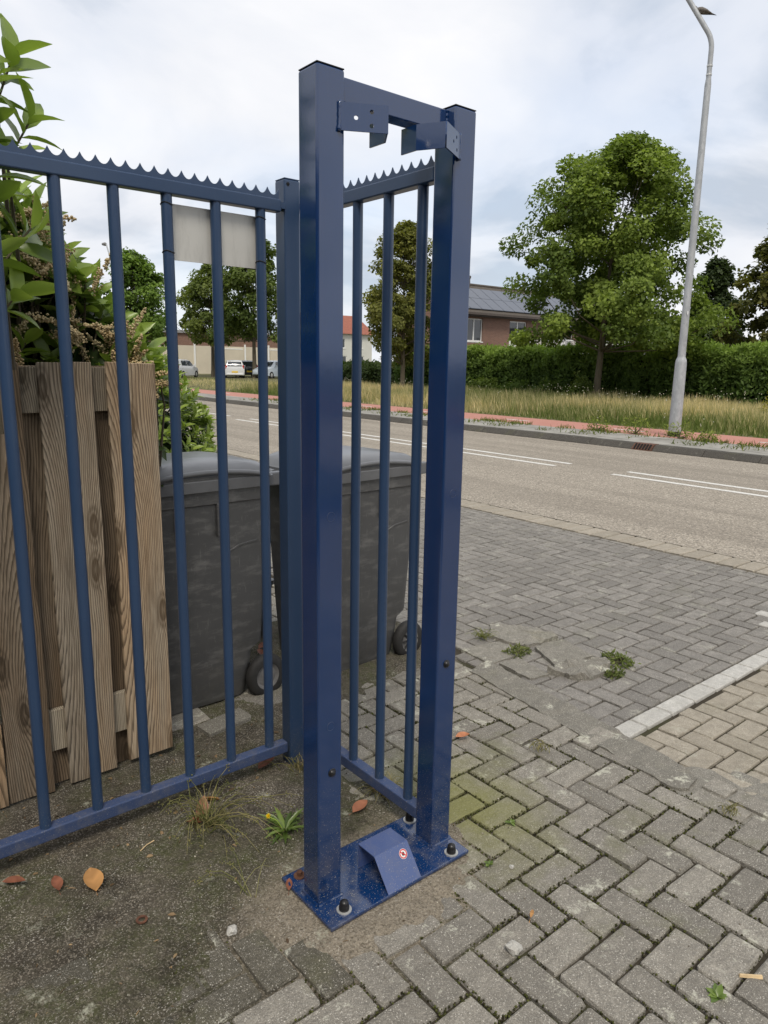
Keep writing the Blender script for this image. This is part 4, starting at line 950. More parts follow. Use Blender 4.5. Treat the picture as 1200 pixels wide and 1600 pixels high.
def strip_weeds():
    g = np.random.default_rng(15); n = 5200; y = 3 + 22 * g.random(n); x = np.where(g.random(n) < .6, 14.35 + g.normal(size=n) * .09, 13.3 + 1.0 * g.random(n)); keep = (np.sin(y * 2.1) + np.sin(y * 5.3 + 1) + .8 * g.random(n)) > .55
    x, y = x[keep], y[keep]; n = len(x); d = np.stack([g.normal(size=n) * .6, g.normal(size=n) * .6, np.ones(n)], 1)
    o = scatter('strip_weeds', T_BLADE, np.stack([x, y, np.full(n, .112)], 1), d, rdir(n), .05 + .09 * g.random(n), .02, lerpc((.06, .10, .02), (.20, .21, .06), g.random(n)), 'grass'); tag(o, 'low weeds along the tiled strip and kerb', 'weeds', kind='stuff')
strip_weeds()
def weed(name, x, y, z, label, n, h, spread, c0, c1, seed, tm=T_BLADE, w=.006, up=1., cat='weed'):
    g = np.random.default_rng(seed); d = np.stack([g.normal(size=n) * spread, g.normal(size=n) * spread, np.full(n, up)], 1)
    P = np.stack([x + g.normal(size=n) * h * .12, y + g.normal(size=n) * h * .12, np.full(n, z)], 1); nr = np.stack([g.normal(size=n) * .4, g.normal(size=n) * .4, np.ones(n)], 1) 
    o = scatter(name, tm, P, d, nr, h * (.4 + .8 * g.random(n)), w * (.7 + .6 * g.random(n)), lerpc(c0, c1, g.random(n)), 'grass'); tag(o, label, cat); return o
for i, (x, y, n, h, lb) in enumerate(((14.55, 8.95, 150, .42, 'leafy weed clump left of the lamp post foot'), (14.5, 9.9, 130, .34, 'smaller weed clump further left of the lamp post foot'), (14.5, 7.9, 150, .36, 'weed clump hiding the foot of the lamp post'), (14.4, 7.2, 130, .24, 'low weed clump right of the lamp post foot'))):
    bush('kerb_weed', x, y, .11, h * .5, h * .9, h * .85, lb, (.10, .15, .03), (.28, .34, .08), n * 2, .06, 60 + i, .4)

# laurel behind the wooden fence
def laurel():
    g = np.random.default_rng(21); e_ = empty('laurel_bush', (.7, 3.1, 0)); tag(e_, 'large-leaved laurel with dry flower spikes behind the wooden fence', 'shrub')
    def top(x): return 2.16 - 1.55 * max(0, x - .78)
    sh = []
    for k in range(460):
        x = g.uniform(-.4, 1.16); t = top(x); z = t - abs(g.normal()) * .34 - .02; y = g.uniform(2.82, 3.15)
        if z < 1.35: z = g.uniform(min(1.35, t - .02), t)
        sh.append((x, y, z, g.normal() * .35, -.45 + g.normal() * .35, .9, 0))
    # tall near branch reaching over the gate
    for x, y, z in ((.47, 2.52, 2.50), (.40, 2.5, 2.42), (.50, 2.50, 2.33), (.36, 2.46, 2.30), (.42, 2.5, 2.22), (.38, 2.48, 2.12), (.47, 2.46, 2.02), (.36, 2.45, 1.93), (.30, 2.50, 2.45), (.28, 2.48, 2.2), (.41, 2.44, 1.82), (.33, 2.5, 2.6)): sh.append((x + .16, y, z - .06, .35 + g.normal() * .2, -.15 + g.normal() * .25, .75, 1))
    P = []; D = []; N = []; L = []; Cc = []; stems = MB()
    for (x, y, z, ax, ay, az, near) in sh:
        a = Vector((ax, ay, az)).normalized(); t1 = a.orthogonal().normalized(); t2 = a.cross(t1); k = int(g.integers(6, 10)); ph = g.random() * 6.3; tone = g.random()
        for i in range(k):
            u = ph + i * 2.4; spread = .55 + .75 * i / k; d = (a * math.cos(spread) + (t1 * math.cos(u) + t2 * math.sin(u)) * math.sin(spread)).normalized(); base = Vector((x, y, z)) - a * (.10 * i / k)
            P.append(base); D.append(d); N.append(a + Vector(g.normal(size=3)) * .25); L.append((.085 + .045 * g.random()) * (1.2 if near else .92)); young = (1 - i / k) * .6 + .4 * tone
            Cc.append(np.array((.07, .12, .03)) * (1 - young) + np.array((.32, .43, .09)) * young)
        stems.tube([Vector((x, y, z)), Vector((x, y, z)) - a * .14, Vector((x - ax * .1, y + .1, z - .42))], [.003, .004, .007], 5, False)
    # shaded inner leaves
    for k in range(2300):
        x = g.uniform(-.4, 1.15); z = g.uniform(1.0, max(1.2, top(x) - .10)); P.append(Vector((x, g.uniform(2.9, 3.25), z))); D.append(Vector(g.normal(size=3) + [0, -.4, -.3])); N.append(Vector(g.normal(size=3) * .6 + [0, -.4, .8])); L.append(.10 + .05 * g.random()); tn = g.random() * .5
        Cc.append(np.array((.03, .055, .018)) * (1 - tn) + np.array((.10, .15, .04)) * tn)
    P = np.array(P) - np.array([.7, 3.1, 0]); L = np.array(L)
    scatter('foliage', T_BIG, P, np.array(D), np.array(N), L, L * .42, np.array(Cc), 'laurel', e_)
    so_ = stems.obj('stems', 'bark', e_); so_.location = (-.7, -3.1, 0)
    m = MB()
    for x in (-.3, .1, .5, .9): m.tube([(x - .7, .35, -.02), (x - .65, .3, .8), (x - .72, .15, 1.6)], [.03, .022, .012], 7, False)
    m.obj('trunk', 'bark', e_)
    # dry flower spikes
    fp_ = []; fc = []
    for k in range(85):
        x = g.uniform(.3, 1.12); z = top(x) - .10 - abs(g.normal()) * .26
        if z < 1.45: z = g.uniform(1.45, 1.62)
        b = np.array([x, g.uniform(2.74, 2.92), z]); d = np.array([g.normal() * .8, -.25 + g.normal() * .3, .25 + g.normal() * .7]); d /= np.linalg.norm(d); ln = g.uniform(.09, .17); tn = g.random()
        for j in range(110):
            t = g.random(); fp_.append(b + d * ln * t + g.normal(size=3) * .0085 * (1.25 - t)); fc.append(np.array((.50, .37, .21)) * (1 - tn) + np.array((.70, .60, .40)) * tn)
    fp_ = np.array(fp_) - np.array([.7, 3.1, 0]); n = len(fp_); s_ = .0075 + .005 * g.random(n)
    scatter('flower_spikes', T_BLOB, fp_, rdir(n), rdir(n), s_, s_, np.array(fc), 'flower', e_)
laurel()
# lighter shrub between wooden fence and road
def privet():
    g = np.random.default_rng(33); e_ = empty('privet_shrub', (1.73, 4.74, 0)); tag(e_, 'fresh green shrub with pale shoots between wooden fence and road', 'shrub')
    P = []; D = []; N = []; C_ = []; L = []
    for k in range(640):
        a = g.uniform(0, 2 * math.pi); el = g.uniform(-.5, 1.45); r = .9 + .14 * g.random()
        dx, dy, dz = math.cos(a) * math.cos(el), math.sin(a) * math.cos(el), math.sin(el)
        x, y, z = dx * .52 * r, dy * .62 * r, .92 + dz * .68 * r + .04 * math.sin(a * 5)
        ax = Vector((dx, dy, dz * .6 + .8)).normalized(); t1 = ax.orthogonal().normalized(); t2 = ax.cross(t1); tn = g.random(); ph = g.random() * 6
        for i in range(9):
            u = ph + i * 2.4; sp = .45 + .7 * i / 9; P.append(Vector((x, y, z)) - ax * .07 * i / 9); D.append(ax * math.cos(sp) + (t1 * math.cos(u) + t2 * math.sin(u)) * math.sin(sp)); N.append(ax); L.append(g.uniform(.05, .085)); yv = max(0, min(1, (1 - i / 9) * .7 + .3 * tn - .25 * (dz < 0)))
            C_.append(np.array((.06, .105, .025)) * (1 - yv) + np.array((.30, .39, .08)) * yv)
    for k in range(2600):
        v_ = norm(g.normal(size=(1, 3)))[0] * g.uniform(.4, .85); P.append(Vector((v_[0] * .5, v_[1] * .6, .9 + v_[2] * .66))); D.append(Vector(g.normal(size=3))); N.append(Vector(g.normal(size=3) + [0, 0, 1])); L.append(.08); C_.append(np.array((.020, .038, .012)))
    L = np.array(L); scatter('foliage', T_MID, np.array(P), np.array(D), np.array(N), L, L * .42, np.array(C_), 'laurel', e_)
    m = MB()
    for i in range(8): a = i * .8; m.tube([(0, 0, -.05), (.12 * math.cos(a), .14 * math.sin(a), .5), (.3 * math.cos(a), .36 * math.sin(a), 1.1)], [.02, .014, .006], 6, False)
    m.obj('stems', 'bark', e_)
privet()

# ------------------------------------------------------------------ buildings
def wall_x(x0, x1, z0, z1, y, th, ops):      # wall in the XZ plane with real openings
    xs_ = sorted({x0, x1, *[o[0] for o in ops], *[o[1] for o in ops]}); zs_ = sorted({z0, z1, *[o[2] for o in ops], *[o[3] for o in ops]}); m = MB()
    for a, b in zip(xs_, xs_[1:]):
        for c, d in zip(zs_, zs_[1:]):
            if not any(o[0] <= a and b <= o[1] and o[2] <= c and d <= o[3] for o in ops): m.box(a, b, y, y + th, c, d)
    return m
def window_x(parent, x0, x1, z0, z1, y, mull=1, mat='white', name='window', dark=False):
    m = MB(); t = .07
    for a, b, c, d in ((x0, x1, z0, z0 + t), (x0, x1, z1 - t, z1), (x0, x0 + t, z0 + t, z1 - t), (x1 - t, x1, z0 + t, z1 - t)): m.box(a, b, y, y + .07, c, d)
    for k in range(mull): xm = x0 + (x1 - x0) * (k + 1) / (mull + 1); m.box(xm - .05, xm + .05, y + .003, y + .067, z0 + t, z1 - t)
    w = m.obj(name, mat, parent); MB().box(x0 + t, x1 - t, y + .03, y + .04, z0 + t, z1 - t).obj('pane', 'glass', w); MB().box(x0 - .06, x1 + .06, y - .10, y + .0, z0 - .07, z0 - .003).obj('sill', mat if mat == 'white' else 'darkbrick', w); return w
bh = empty('brick_house', (0, 0, 0)); tag(bh, 'brown brick terraced house with solar panels on its roof', 'house')
HY = 34.; hx0, hx1 = 33.2, 56.
ops = [(34.55, 36.10, 3.05, 4.50), (38.75, 40.5, 2.42, 4.50), (44.2, 45.8, 2.42, 4.5), (48.6, 50.4, 3.0, 4.5)]
ops += [(34.5, 36.5, .7, 2.1), (38.6, 41., .7, 2.1)]
wall_x(hx0, hx1, 0, 4.82, HY, .3, ops).obj('wall', 'hbrick', bh); MB().box(hx0, hx1, HY + 5., HY + 5.3, 0, 4.82).obj('wall', 'hbrick', bh)
MB().box(hx0, hx1, HY + .5, HY + .55, 0, 4.8).obj('curtain', 'render_w', bh)
for xx in (hx0, hx1 - .3):
    gp = [(HY + .3, 0), (HY + 5, 0), (HY + 5, 4.8), (HY + 2.7, 6.74), (HY + .3, 4.8)]
    MB().add([(xx, a, b) for a, b in gp] + [(xx + .3, a, b) for a, b in gp], [(0, 1, 2, 3, 4), (5, 9, 8, 7, 6), (0, 5, 6, 1), (1, 6, 7, 2), (2, 7, 8, 3), (3, 8, 9, 4), (4, 9, 5, 0)]).obj('gable', 'hbrick', bh)
window_x(bh, 34.55, 36.10, 3.05, 4.50, HY + .08); window_x(bh, 48.6, 50.4, 3.0, 4.5, HY + .08, 1); window_x(bh, 34.5, 36.5, .7, 2.1, HY + .08, 1); window_x(bh, 38.6, 41., .7, 2.1, HY + .08, 2)
for a, b in ((38.75, 40.5), (44.2, 45.8)):
    d = window_x(bh, a, b, 2.42, 4.50, HY + .08, 1, name='balcony_door'); MB().box(a + .10, a + (b - a) * .5 - .06, HY + .075, HY + .10, 2.5, 3.2).obj('panel', 'white', d)
rp_ = [(HY - .45, 4.72), (HY + 2.7, 6.78), (HY + 5.8, 4.72)]
rf = MB().add([(hx0 - .3, rp_[0][0], 4.72), (hx1 + .3, rp_[0][0], 4.72), (hx1 + .3, rp_[1][0], 6.78), (hx0 - .3, rp_[1][0], 6.78), (hx0 - .3, rp_[2][0], 4.72), (hx1 + .3, rp_[2][0], 4.72), (hx0 - .3, rp_[0][0], 4.86), (hx1 + .3, rp_[0][0], 4.86), (hx1 + .3, rp_[1][0], 6.94), (hx0 - .3, rp_[1][0], 6.94), (hx0 - .3, rp_[2][0], 4.86), (hx1 + .3, rp_[2][0], 4.86)],
              [(0, 1, 2, 3), (3, 2, 5, 4), (7, 6, 9, 8), (8, 9, 10, 11), (0, 6, 7, 1), (4, 5, 11, 10), (0, 3, 9, 6), (3, 4, 10, 9), (1, 7, 8, 2), (2, 8, 11, 5)]).obj('roof', 'roof', bh)
MB().box(hx0 - .3, hx1 + .3, HY - .60, HY - .455, 4.70, 4.83).obj('gutter', 'darkbrick', bh)
MB().box(hx0 - .2, hx1 + .2, HY - .45, HY - .003, 4.62, 4.70).obj('eave_board', 'darkbrick', bh)
MB().tube([(hx0 - .3, HY + 2.7, 6.95), (hx1 + .3, HY + 2.7, 6.95)], .10, 8).obj('ridge', 'roof', rf)
sl = (6.94 - 4.86) / 3.15
def on_roof(y): return 4.86 + (y - (HY - .45)) * sl
for r_ in range(2):
    for c_ in range(13):
        x0 = 33.6 + c_ * 1.06; y0 = HY - .25 + r_ * 1.17; m = MB(); y1 = y0 + 1.13; z0_, z1_ = on_roof(y0) + .09, on_roof(y1) + .09
        m.add([(x0, y0, z0_), (x0 + 1.02, y0, z0_), (x0 + 1.02, y1, z1_), (x0, y1, z1_), (x0, y0, z0_ + .04), (x0 + 1.02, y0, z0_ + .04), (x0 + 1.02, y1, z1_ + .04), (x0, y1, z1_ + .04)], [(0, 3, 2, 1), (4, 5, 6, 7), (0, 1, 5, 4), (1, 2, 6, 5), (2, 3, 7, 6), (3, 0, 4, 7)]); m.obj('solar_panel', 'solar', rf)
for x, h in ((35.0, .75), (35.5, .62), (37.2, .68), (43., .7)):
    p = MB().lathe([(.13, -.3), (.12, h * .7), (.17, h * .72), (.17, h * .95), (.05, h)], (x, HY + 2.55, 6.85), 10).obj('vent_pipe', 'darkbrick', rf)
# balcony
MB().box(37.6, 49., HY - 1.7, HY - .003, 2.20, 2.36).obj('balcony_slab', 'greyclad', bh)
MB().box(37.6, 49., HY - 1.75, HY - 1.703, 1.85, 2.30).obj('balcony_edge', 'darkbrick', bh)
rl = MB().box(37.6, 49., HY - 1.72, HY - 1.66, 3.30, 3.36).obj('balcony_railing', 'white', bh)
for i in range(72):
    x = 37.65 + i * .158; MB().box(x, x + .045, HY - 1.705, HY - 1.675, 2.37, 3.30).obj('baluster', 'white', rl)
for x in (37.6, 41.5, 45.3, 48.9): MB().box(x, x + .07, HY - 1.73, HY - 1.65, 2.36, 3.38).obj('railing_post', 'white', rl)
ob = empty('added_shade_building', (0, 0, 0)); tag(ob, 'unseen building added behind the viewer to shade and reflect in the posts', 'building')  # added out of view to darken the posts and reflect in them
wall_x(-14., 3., 0, 6.2, -16.3, .3, [(-9., -7., 1., 2.4), (-4., -2., 1., 2.4)]).obj('wall', 'darkbrick', ob)
MB().box(-7.3, -7., -16., 60., 0, 4.2).obj('wall', 'darkbrick', ob); MB().box(-7.6, -6.8, -16.0, 60.3, 4.203, 4.4).obj('roof_edge', 'greyclad', ob); MB().box(-14., 3.3, -16.6, -16.1, 6.21, 6.5).obj('roof_edge', 'greyclad', ob)
window_x(ob, -9., -7., 1., 2.4, -16.2); window_x(ob, -4., -2., 1., 2.4, -16.2)
# low flat-roofed garages behind the hedge
gw = empty('garden_wall', (0, 0, 0)); tag(gw, 'dark flat-topped brick garage row behind the hedge', 'garage')
MB().box(33.2, 60, 28.5, 31.5, 0, 2.28).obj('wall', 'darkbrick', gw); MB().box(33.1, 60.1, 28.4, 31.6, 2.283, 2.42).obj('roof_edge', 'greyclad', gw)
wv_ = empty('white_extension', (0, 0, 0)); tag(wv_, 'white boarded house part seen below the big tree crown', 'house')
wall_x(45., 55., 0, 4.2, 26., .25, [(46.5, 47.8, 2.2, 3.6), (50., 51.6, 2.2, 3.6)]).obj('wall', 'render_w', wv_); window_x(wv_, 46.5, 47.8, 2.2, 3.6, 26.08); window_x(wv_, 50., 51.6, 2.2, 3.6, 26.08)
MB().box(44.8, 55.2, 25.8, 32., 4.203, 4.4).obj('roof', 'roof', wv_); MB().box(45, 45.25, 26.25, 32, 0, 4.2).obj('wall', 'render_w', wv_)
# white gabled house far behind the frame
wh = empty('gabled_house', (0, 0, 0)); tag(wh, 'pale rendered house with red roof seen past the left post', 'house')
ops = [(51.0, 52.0, 3.2, 4.3), (53.6, 54.6, 3.2, 4.3), (51.0, 52.2, .9, 2.3), (53.6, 54.8, .0, 2.3)]
wall_x(48., 56., 0, 4.9, 71., .3, ops).obj('wall', 'render_w', wh)
for a, b, c, d in ops: window_x(wh, a, b, c, d, 71.05)
MB().box(48., 56., 78, 78.3, 0, 4.9).obj('wall', 'render_w', wh); MB().box(55.7, 56, 71.3, 78, 0, 4.9).obj('wall', 'hbrick', wh); MB().box(48., 48.3, 71.3, 78, 0, 4.9).obj('wall', 'render_w', wh)
MB().add([(47.7, 70.6, 4.85), (56.3, 70.6, 4.85), (56.3, 74.6, 7.2), (47.7, 74.6, 7.2), (47.7, 78.7, 4.85), (56.3, 78.7, 4.85), (47.7, 74.6, 4.95)], [(0, 1, 2, 3), (3, 2, 5, 4), (0, 3, 4), (1, 5, 2)]).obj('roof', 'roof_red', wh)
# cream warehouse
wr = empty('warehouse', (0, 0, 0)); tag(wr, 'long cream panelled warehouse with brick band behind the parked cars', 'warehouse')
MB().box(30.6, 47.5, 74., 96., 0, 3.05).obj('wall', 'cream', wr); MB().box(30.6, 47.5, 74.003, 96., 3.053, 4.3).obj('upper_wall', 'hbrick', wr); MB().box(30.4, 47.7, 73.8, 96.2, 4.303, 4.6).obj('roof', 'greyclad', wr)
for x in (31.2, 34.2, 37.2, 40.2, 43.2, 46.2): MB().box(x, x + .16, 73.85, 73.997, 0, 3.3).obj('panel_joint', 'white', wr)
for x in (37.5, 43.5): MB().box(x, x + 2.5, 73.9, 73.996, 1.0, 2.75).obj('shutter', 'cream', wr); MB().box(x, x + 2.5, 73.88, 73.99, 2.75, 2.85).obj('lintel', 'white', wr)
tb2 = empty('timber_building', (0, 0, 0)); tag(tb2, 'grey building with timber slats and outside stair left of the warehouse', 'building')
MB().box(17., 30.4, 78., 92, 0, 6.0).obj('wall', 'greyclad', tb2)
MB().box(16.9, 30.5, 77.9, 92.1, 6.003, 6.3).obj('roof', 'render_w', tb2)
for i in range(20): x = 26.4 + i * .19; MB().box(x, x + .13, 77.9, 77.997, 3.6, 5.0).obj('slat', 'woodclad', tb2)
MB().box(26.0, 30.4, 76.6, 77.9, 3.2, 3.45).obj('canopy', 'greyclad', tb2); MB().box(28.0, 29.3, 77.9, 77.996, 0, 2.6).obj('door', 'woodclad', tb2); MB().box(25.9, 27.9, 77.9, 77.995, .2, 3.1).obj('panel', 'render_w', tb2)
st = MB()
for i in range(12): st.box(23.2 + i * .27, 23.5 + i * .27, 76.8, 77.8, i * .27 - .02, i * .27 + .05)
st.obj('stair', 'render_w', tb2); MB().tube([(23.2, 76.8, 1.0), (26.4, 76.8, 4.2)], .05, 6).obj('handrail', 'render_w', tb2)

# ------------------------------------------------------------------ parked cars
def car(loc, rz, mat, label, Ln=3.7, Hh=1.48, Wd=1.66):
    e_ = empty('parked_car', loc, rz); tag(e_, label, 'car', 'cars parked before the warehouse'); k = Ln / 3.7; h = Hh / 1.48; w = Wd / 2
    # x forward; stations: x, z_low, z_belt, z_top, half width low, belt, top
    stn = [(-1.84, .38, .86, .90, .62, .70, .66), (-1.78, .25, .92, 1.10, .78, .80, .66), (-1.50, .20, .95, 1.40, .80, .83, .60), (-1.0, .19, .95, 1.47, .82, .83, .60), (-.2, .19, .93, 1.48, .82, .83, .60), (.35, .19, .92, 1.40, .82, .83, .60), (1.0, .19, .90, .95, .82, .82, .62), (1.5, .22, .80, .84, .80, .78, .58), (1.80, .30, .66, .68, .68, .68, .5), (1.86, .38, .55, .58, .55, .56, .4)]
    rings = []
    for x, zl, zb, zt, wl, wb, wt in stn:
        wl, wb, wt = (q * w / .83 for q in (wl, wb, wt)); zb *= h; zt *= h
        rings.append([(x * k, -wl, zl), (x * k, -wb, (zl + zb) * .52), (x * k, -wb * .985, zb), (x * k, -wt, zt), (x * k, 0, zt + .02), (x * k, wt, zt), (x * k, wb * .985, zb), (x * k, wb, (zl + zb) * .52), (x * k, wl, zl)])
    b = loft(rings).obj('body', mat, e_); smooth_angle(b, 35)
    def pan(name, pts, mt, par=e_): MB().add(pts, [tuple(range(len(pts)))]).obj(name, mt, par)
    ww = w / .83
    pan('rear_window', [(-1.85 * k, -.60 * ww, 1.0 * h), (-1.85 * k, .60 * ww, 1.0 * h), (-1.585 * k, .54 * ww, 1.36 * h), (-1.585 * k, -.54 * ww, 1.36 * h)], 'glass')
    pan('windscreen', [(.99 * k, .60 * ww, 1.0 * h), (.99 * k, -.60 * ww, 1.0 * h), (.44 * k, -.54 * ww, 1.38 * h), (.44 * k, .54 * ww, 1.38 * h)], 'glass')
    for sgn in (-1, 1):
        def P_(x, t): zb, zt = .95 * h, 1.46 * h; return (x * k, sgn * (ww * (.83 * (1 - t) + .61 * t) + .012), zb + (zt - zb) * t)
        pan('side_window', [P_(-.35, .08), P_(.62, .08), P_(.30, .84), P_(-.35, .88)], 'glass'); pan('side_window', [P_(-1.35, .10), P_(-.42, .08), P_(-.42, .88), P_(-1.25, .82)], 'glass')
        MB().box(-1.835 * k, -1.76 * k, sgn * .70 * ww - .07, sgn * .70 * ww + .07, .78 * h, 1.08 * h).obj('tail_light', 'tail', e_, bevel=.02)
        MB().box(1.66 * k, 1.79 * k, sgn * .58 * ww - .10, sgn * .58 * ww + .10, .60 * h, .72 * h).obj('headlight', 'zinc', e_, bevel=.02)
        for x in (-1.18 * k, 1.16 * k):
            wl_ = MB().lathe([(.17, -.08), (.27, -.09), (.295, -.06), (.295, .06), (.27, .09), (.17, .08)], (x, sgn * (w - .08), .29), 20, 'Y', True).obj('wheel', 'rubber', e_); MB().lathe([(.02, -.085), (.175, -.07), (.175, .07), (.02, .085)], (x, sgn * (w - .08), .29), 16, 'Y').obj('rim', 'zinc', wl_)
        MB().box(.55 * k, .70 * k, sgn * (w + .08) - .07, sgn * (w + .08) + .07, .95 * h, 1.08 * h).obj('mirror', mat, e_, bevel=.02)
    MB().box(-1.868 * k, -1.845 * k, -.26, .26, .46, .58).obj('number_plate', 'yplate', e_)
    MB().box(-1.87 * k, -1.70 * k, -.70 * ww, .70 * ww, .26, .44).obj('bumper', mat, e_, bevel=.04)
def facing(deg): return math.radians(deg)
car((25.9, 58.6, .1), facing(38), 'car_white', 'white hatchback parked furthest left behind the shrub', 3.6)
car((30.3, 57.6, .1), facing(64), 'car_white', 'white hatchback with dark rear window in the middle of the parked cars', 3.5)
car((33.2, 60.8, .1), facing(70), 'car_dark', 'dark car parked between the white and the pale blue car', 4.1)
car((33.1, 56.0, .1), facing(205), 'car_blue', 'pale blue-grey car parked closest to the gate post', 3.9, 1.5)

# ------------------------------------------------------------------ small things on the ground
def zat(x, y): return soil_z(x, y) + .002
def fallen(x, y, rz, ln, wd, col, label, curl=.25, tilt=(.1, .1)):
    tv, tf = big_leaf(6, -curl, .35); me = bpy.data.meshes.new('fallen_leaf')
    V = [(a * ln - ln / 2, b * wd, c * ln + .004) for a, b, c in tv]; V += [(-ln / 2 - .02, .001, .002), (-ln / 2 - .02, -.001, .002)]
    k = len(tv); F = [tuple(q) for q in tf] + [(1, k, k + 1)]
    me.from_pydata(V, [], F); ca = me.color_attributes.new('Col', 'FLOAT_COLOR', 'POINT')
    for i in range(len(V)): r_ = random.uniform(.75, 1.25); ca.data[i].color = (*(min(1, q * r_) for q in col), 1)
    me.polygons.foreach_set('use_smooth', [True] * len(me.polygons))
    o = link('fallen_leaf', me, 'dead'); o.location = (x, y, max(zat(x, y), .004) + .004); o.rotation_euler = (*tilt, rz); tag(o, label, 'leaf', 'fallen leaves on the ground')
OR, RD, BR = (.44, .235, .095), (.24, .095, .060), (.36, .185, .115)
fallen(.552, 2.035, 1.45, .095, .062, OR, 'large orange fallen leaf on dirt in the left foreground')
fallen(.463, 2.09, 1.5, .062, .036, RD, 'small red-brown leaf left of the large orange leaf')
fallen(.365, 2.18, -.75, .075, .03, RD, 'long red leaf at the left edge of the photo')
fallen(.955, 2.16, 1.2, .085, .055, BR, 'topmost curled brown leaf in the dry grass clump', .5, (.5, -.3))
fallen(.945, 2.12, .2, .075, .05, BR, 'brown leaf low in the dry grass clump', .4, (-.5, .4))
fallen(.915, 2.11, 2.0, .07, .035, RD, 'narrow red-brown leaf at the left of the dry grass clump', .3, (.3, .6))
fallen(1.02, 2.20, 2.6, .07, .04, OR, 'orange leaf leaning behind the dry grass clump', .3, (.5, .2))
fallen(2.082, 1.98, -.5, .060, .040, (.48, .20, .11), 'pinkish-orange leaf on pavers right of the tall frame')
fallen(1.545, 1.93, 1.1, .075, .04, (.46, .22, .12), 'orange leaf under the bottom rail of the narrow panel', .3, (.5, .2))
fallen(1.421, 1.84, .2, .075, .045, (.33, .14, .085), 'brown leaf behind the base plate between the posts')
fallen(1.36, 1.98, .9, .05, .03, (.3, .14, .08), 'small leaf in shadow behind the left post')
fallen(1.013, 1.66, 1.0, .045, .022, RD, 'small red leaf tucked under the left plate corner')
fallen(1.30, 2.29, .3, .09, .045, RD, 'red-brown leaf under the gate rail beside the post')
fallen(1.51, 1.13, .5, .035, .012, OR, 'tiny orange leaf scrap on the foreground pavers', .1)
fallen(1.90, 3.35, .3, .08, .05, RD, 'dark red leaf on the ground between the bins')
fallen(1.84, 3.28, 1.3, .07, .04, RD, 'second dark red leaf nearer the left bin wheel')
# ring, stone, chip, stick
o = MB().lathe([(.0095, 0), (.0165, 0), (.0165, .003), (.0095, .003)], (0, 0, 0), 20, 'Z', True).obj('steel_washer', 'rust'); o.location = (.616, 1.81, zat(.616, 1.81) + .003); tag(o, 'rusty loose washer ring on mossy dirt', 'washer')
def stone(x, y, r, label, col='concrete', seed=0):
    bm = bmesh.new(); bmesh.ops.create_icosphere(bm, subdivisions=2, radius=r)
    for v in bm.verts: v.co *= 1 + .5 * mnoise.noise(v.co * (1.2 / r) + Vector((seed, 0, 0))); v.co.z *= .65
    me = bpy.data.meshes.new('stone'); bm.to_mesh(me); bm.free(); o = link('stone', me, col); o.location = (x, y, r * .4); tag(o, label, 'stone')
stone(1.379, 1.083, .022, 'pale pebble on the foreground pavers below the base plate', 'white_tile', 3)
stone(.80, 1.62, .016, 'whitish flat pebble on the mossy pavers', 'white_tile', 5)
stone(1.52, 2.36, .03, 'dark stone lump beside the gate post foot', 'brick', 8)
stone(1.63, 1.31, .008, 'tiny white pebble near the right plate corner', 'white_tile', 9)
o = MB().add([(-.03, -.004, 0), (.03, -.006, 0), (.034, .004, 0), (-.028, .007, 0), (-.028, -.002, .006), (.028, -.003, .008), (.03, .002, .007), (-.026, .004, .005)], [(0, 3, 2, 1), (4, 5, 6, 7), (0, 1, 5, 4), (1, 2, 6, 5), (2, 3, 7, 6), (3, 0, 4, 7)]).obj('wood_chip', 'chip'); o.location = (1.80, .632, .004); o.rotation_euler.z = -.75; tag(o, 'pale splinter of wood at the lower right corner', 'wood chip')
o = MB().tube([(-.03, 0, 0), (0, .003, .002), (.03, 0, 0)], .0018, 5).obj('twig', 'chip'); o.location = (.75, 2.11, zat(.75, 2.11) + .003); o.rotation_euler.z = .4; tag(o, 'short pale twig on dirt below the gate rail', 'twig')
# crumbs and grit
def grit():
    g = np.random.default_rng(71); n = 2600; x = .2 + 2.3 * g.random(n); y = .6 + 2.0 * g.random(n); keep = np.array([sdist(a, b) > -.12 or r_ < .12 for a, b, r_ in zip(x, y, g.random(n))]); x, y = x[keep], y[keep]; n = len(x)
    z = np.array([max(soil_z(a, b), 0 if sdist(a, b) < 0 else -1) for a, b in zip(x, y)]); s_ = .0012 + .0035 * g.random(n) ** 3
    o = scatter('grit', T_BLOB, np.stack([x, y, z + s_ * .2], 1), rdir(n), rdir(n), s_ * 2, s_ * 1.6, lerpc((.12, .10, .08), (.55, .52, .46), g.random(n)), 'flower'); tag(o, 'scattered grit and crumbs on the dirt', 'grit', kind='stuff')
grit()
def litter():
    g = np.random.default_rng(77); n = 420; x = .25 + 1.5 * g.random(n); y = np.where(g.random(n) < .6, 2.15 + .5 * g.random(n), 1.3 + .95 * g.random(n)); keep = np.array([sdist(a, b) > 0 for a, b in zip(x, y)]) & ~((x > 1.0) & (x < 1.57) & (y > 1.42) & (y < 1.71)); x, y = x[keep], y[keep]; n = len(x)
    z = np.array([soil_z(a, b) for a, b in zip(x, y)]) + .003; ang = g.random(n) * 6.283; d = np.stack([np.cos(ang), np.sin(ang), g.normal(size=n) * .12], 1)
    ln = .008 + .022 * g.random(n) ** 2; o = scatter('leaf_litter', T_MID, np.stack([x, y, z], 1), d, np.stack([g.normal(size=n) * .3, g.normal(size=n) * .3, np.ones(n)], 1), ln, ln * np.where(g.random(n) < .5, .12, .5), lerpc((.07, .045, .028), (.34, .24, .14), g.random(n)), 'dead'); tag(o, 'crumbled leaf bits and twigs on the dirt', 'leaf litter', kind='stuff')
litter()
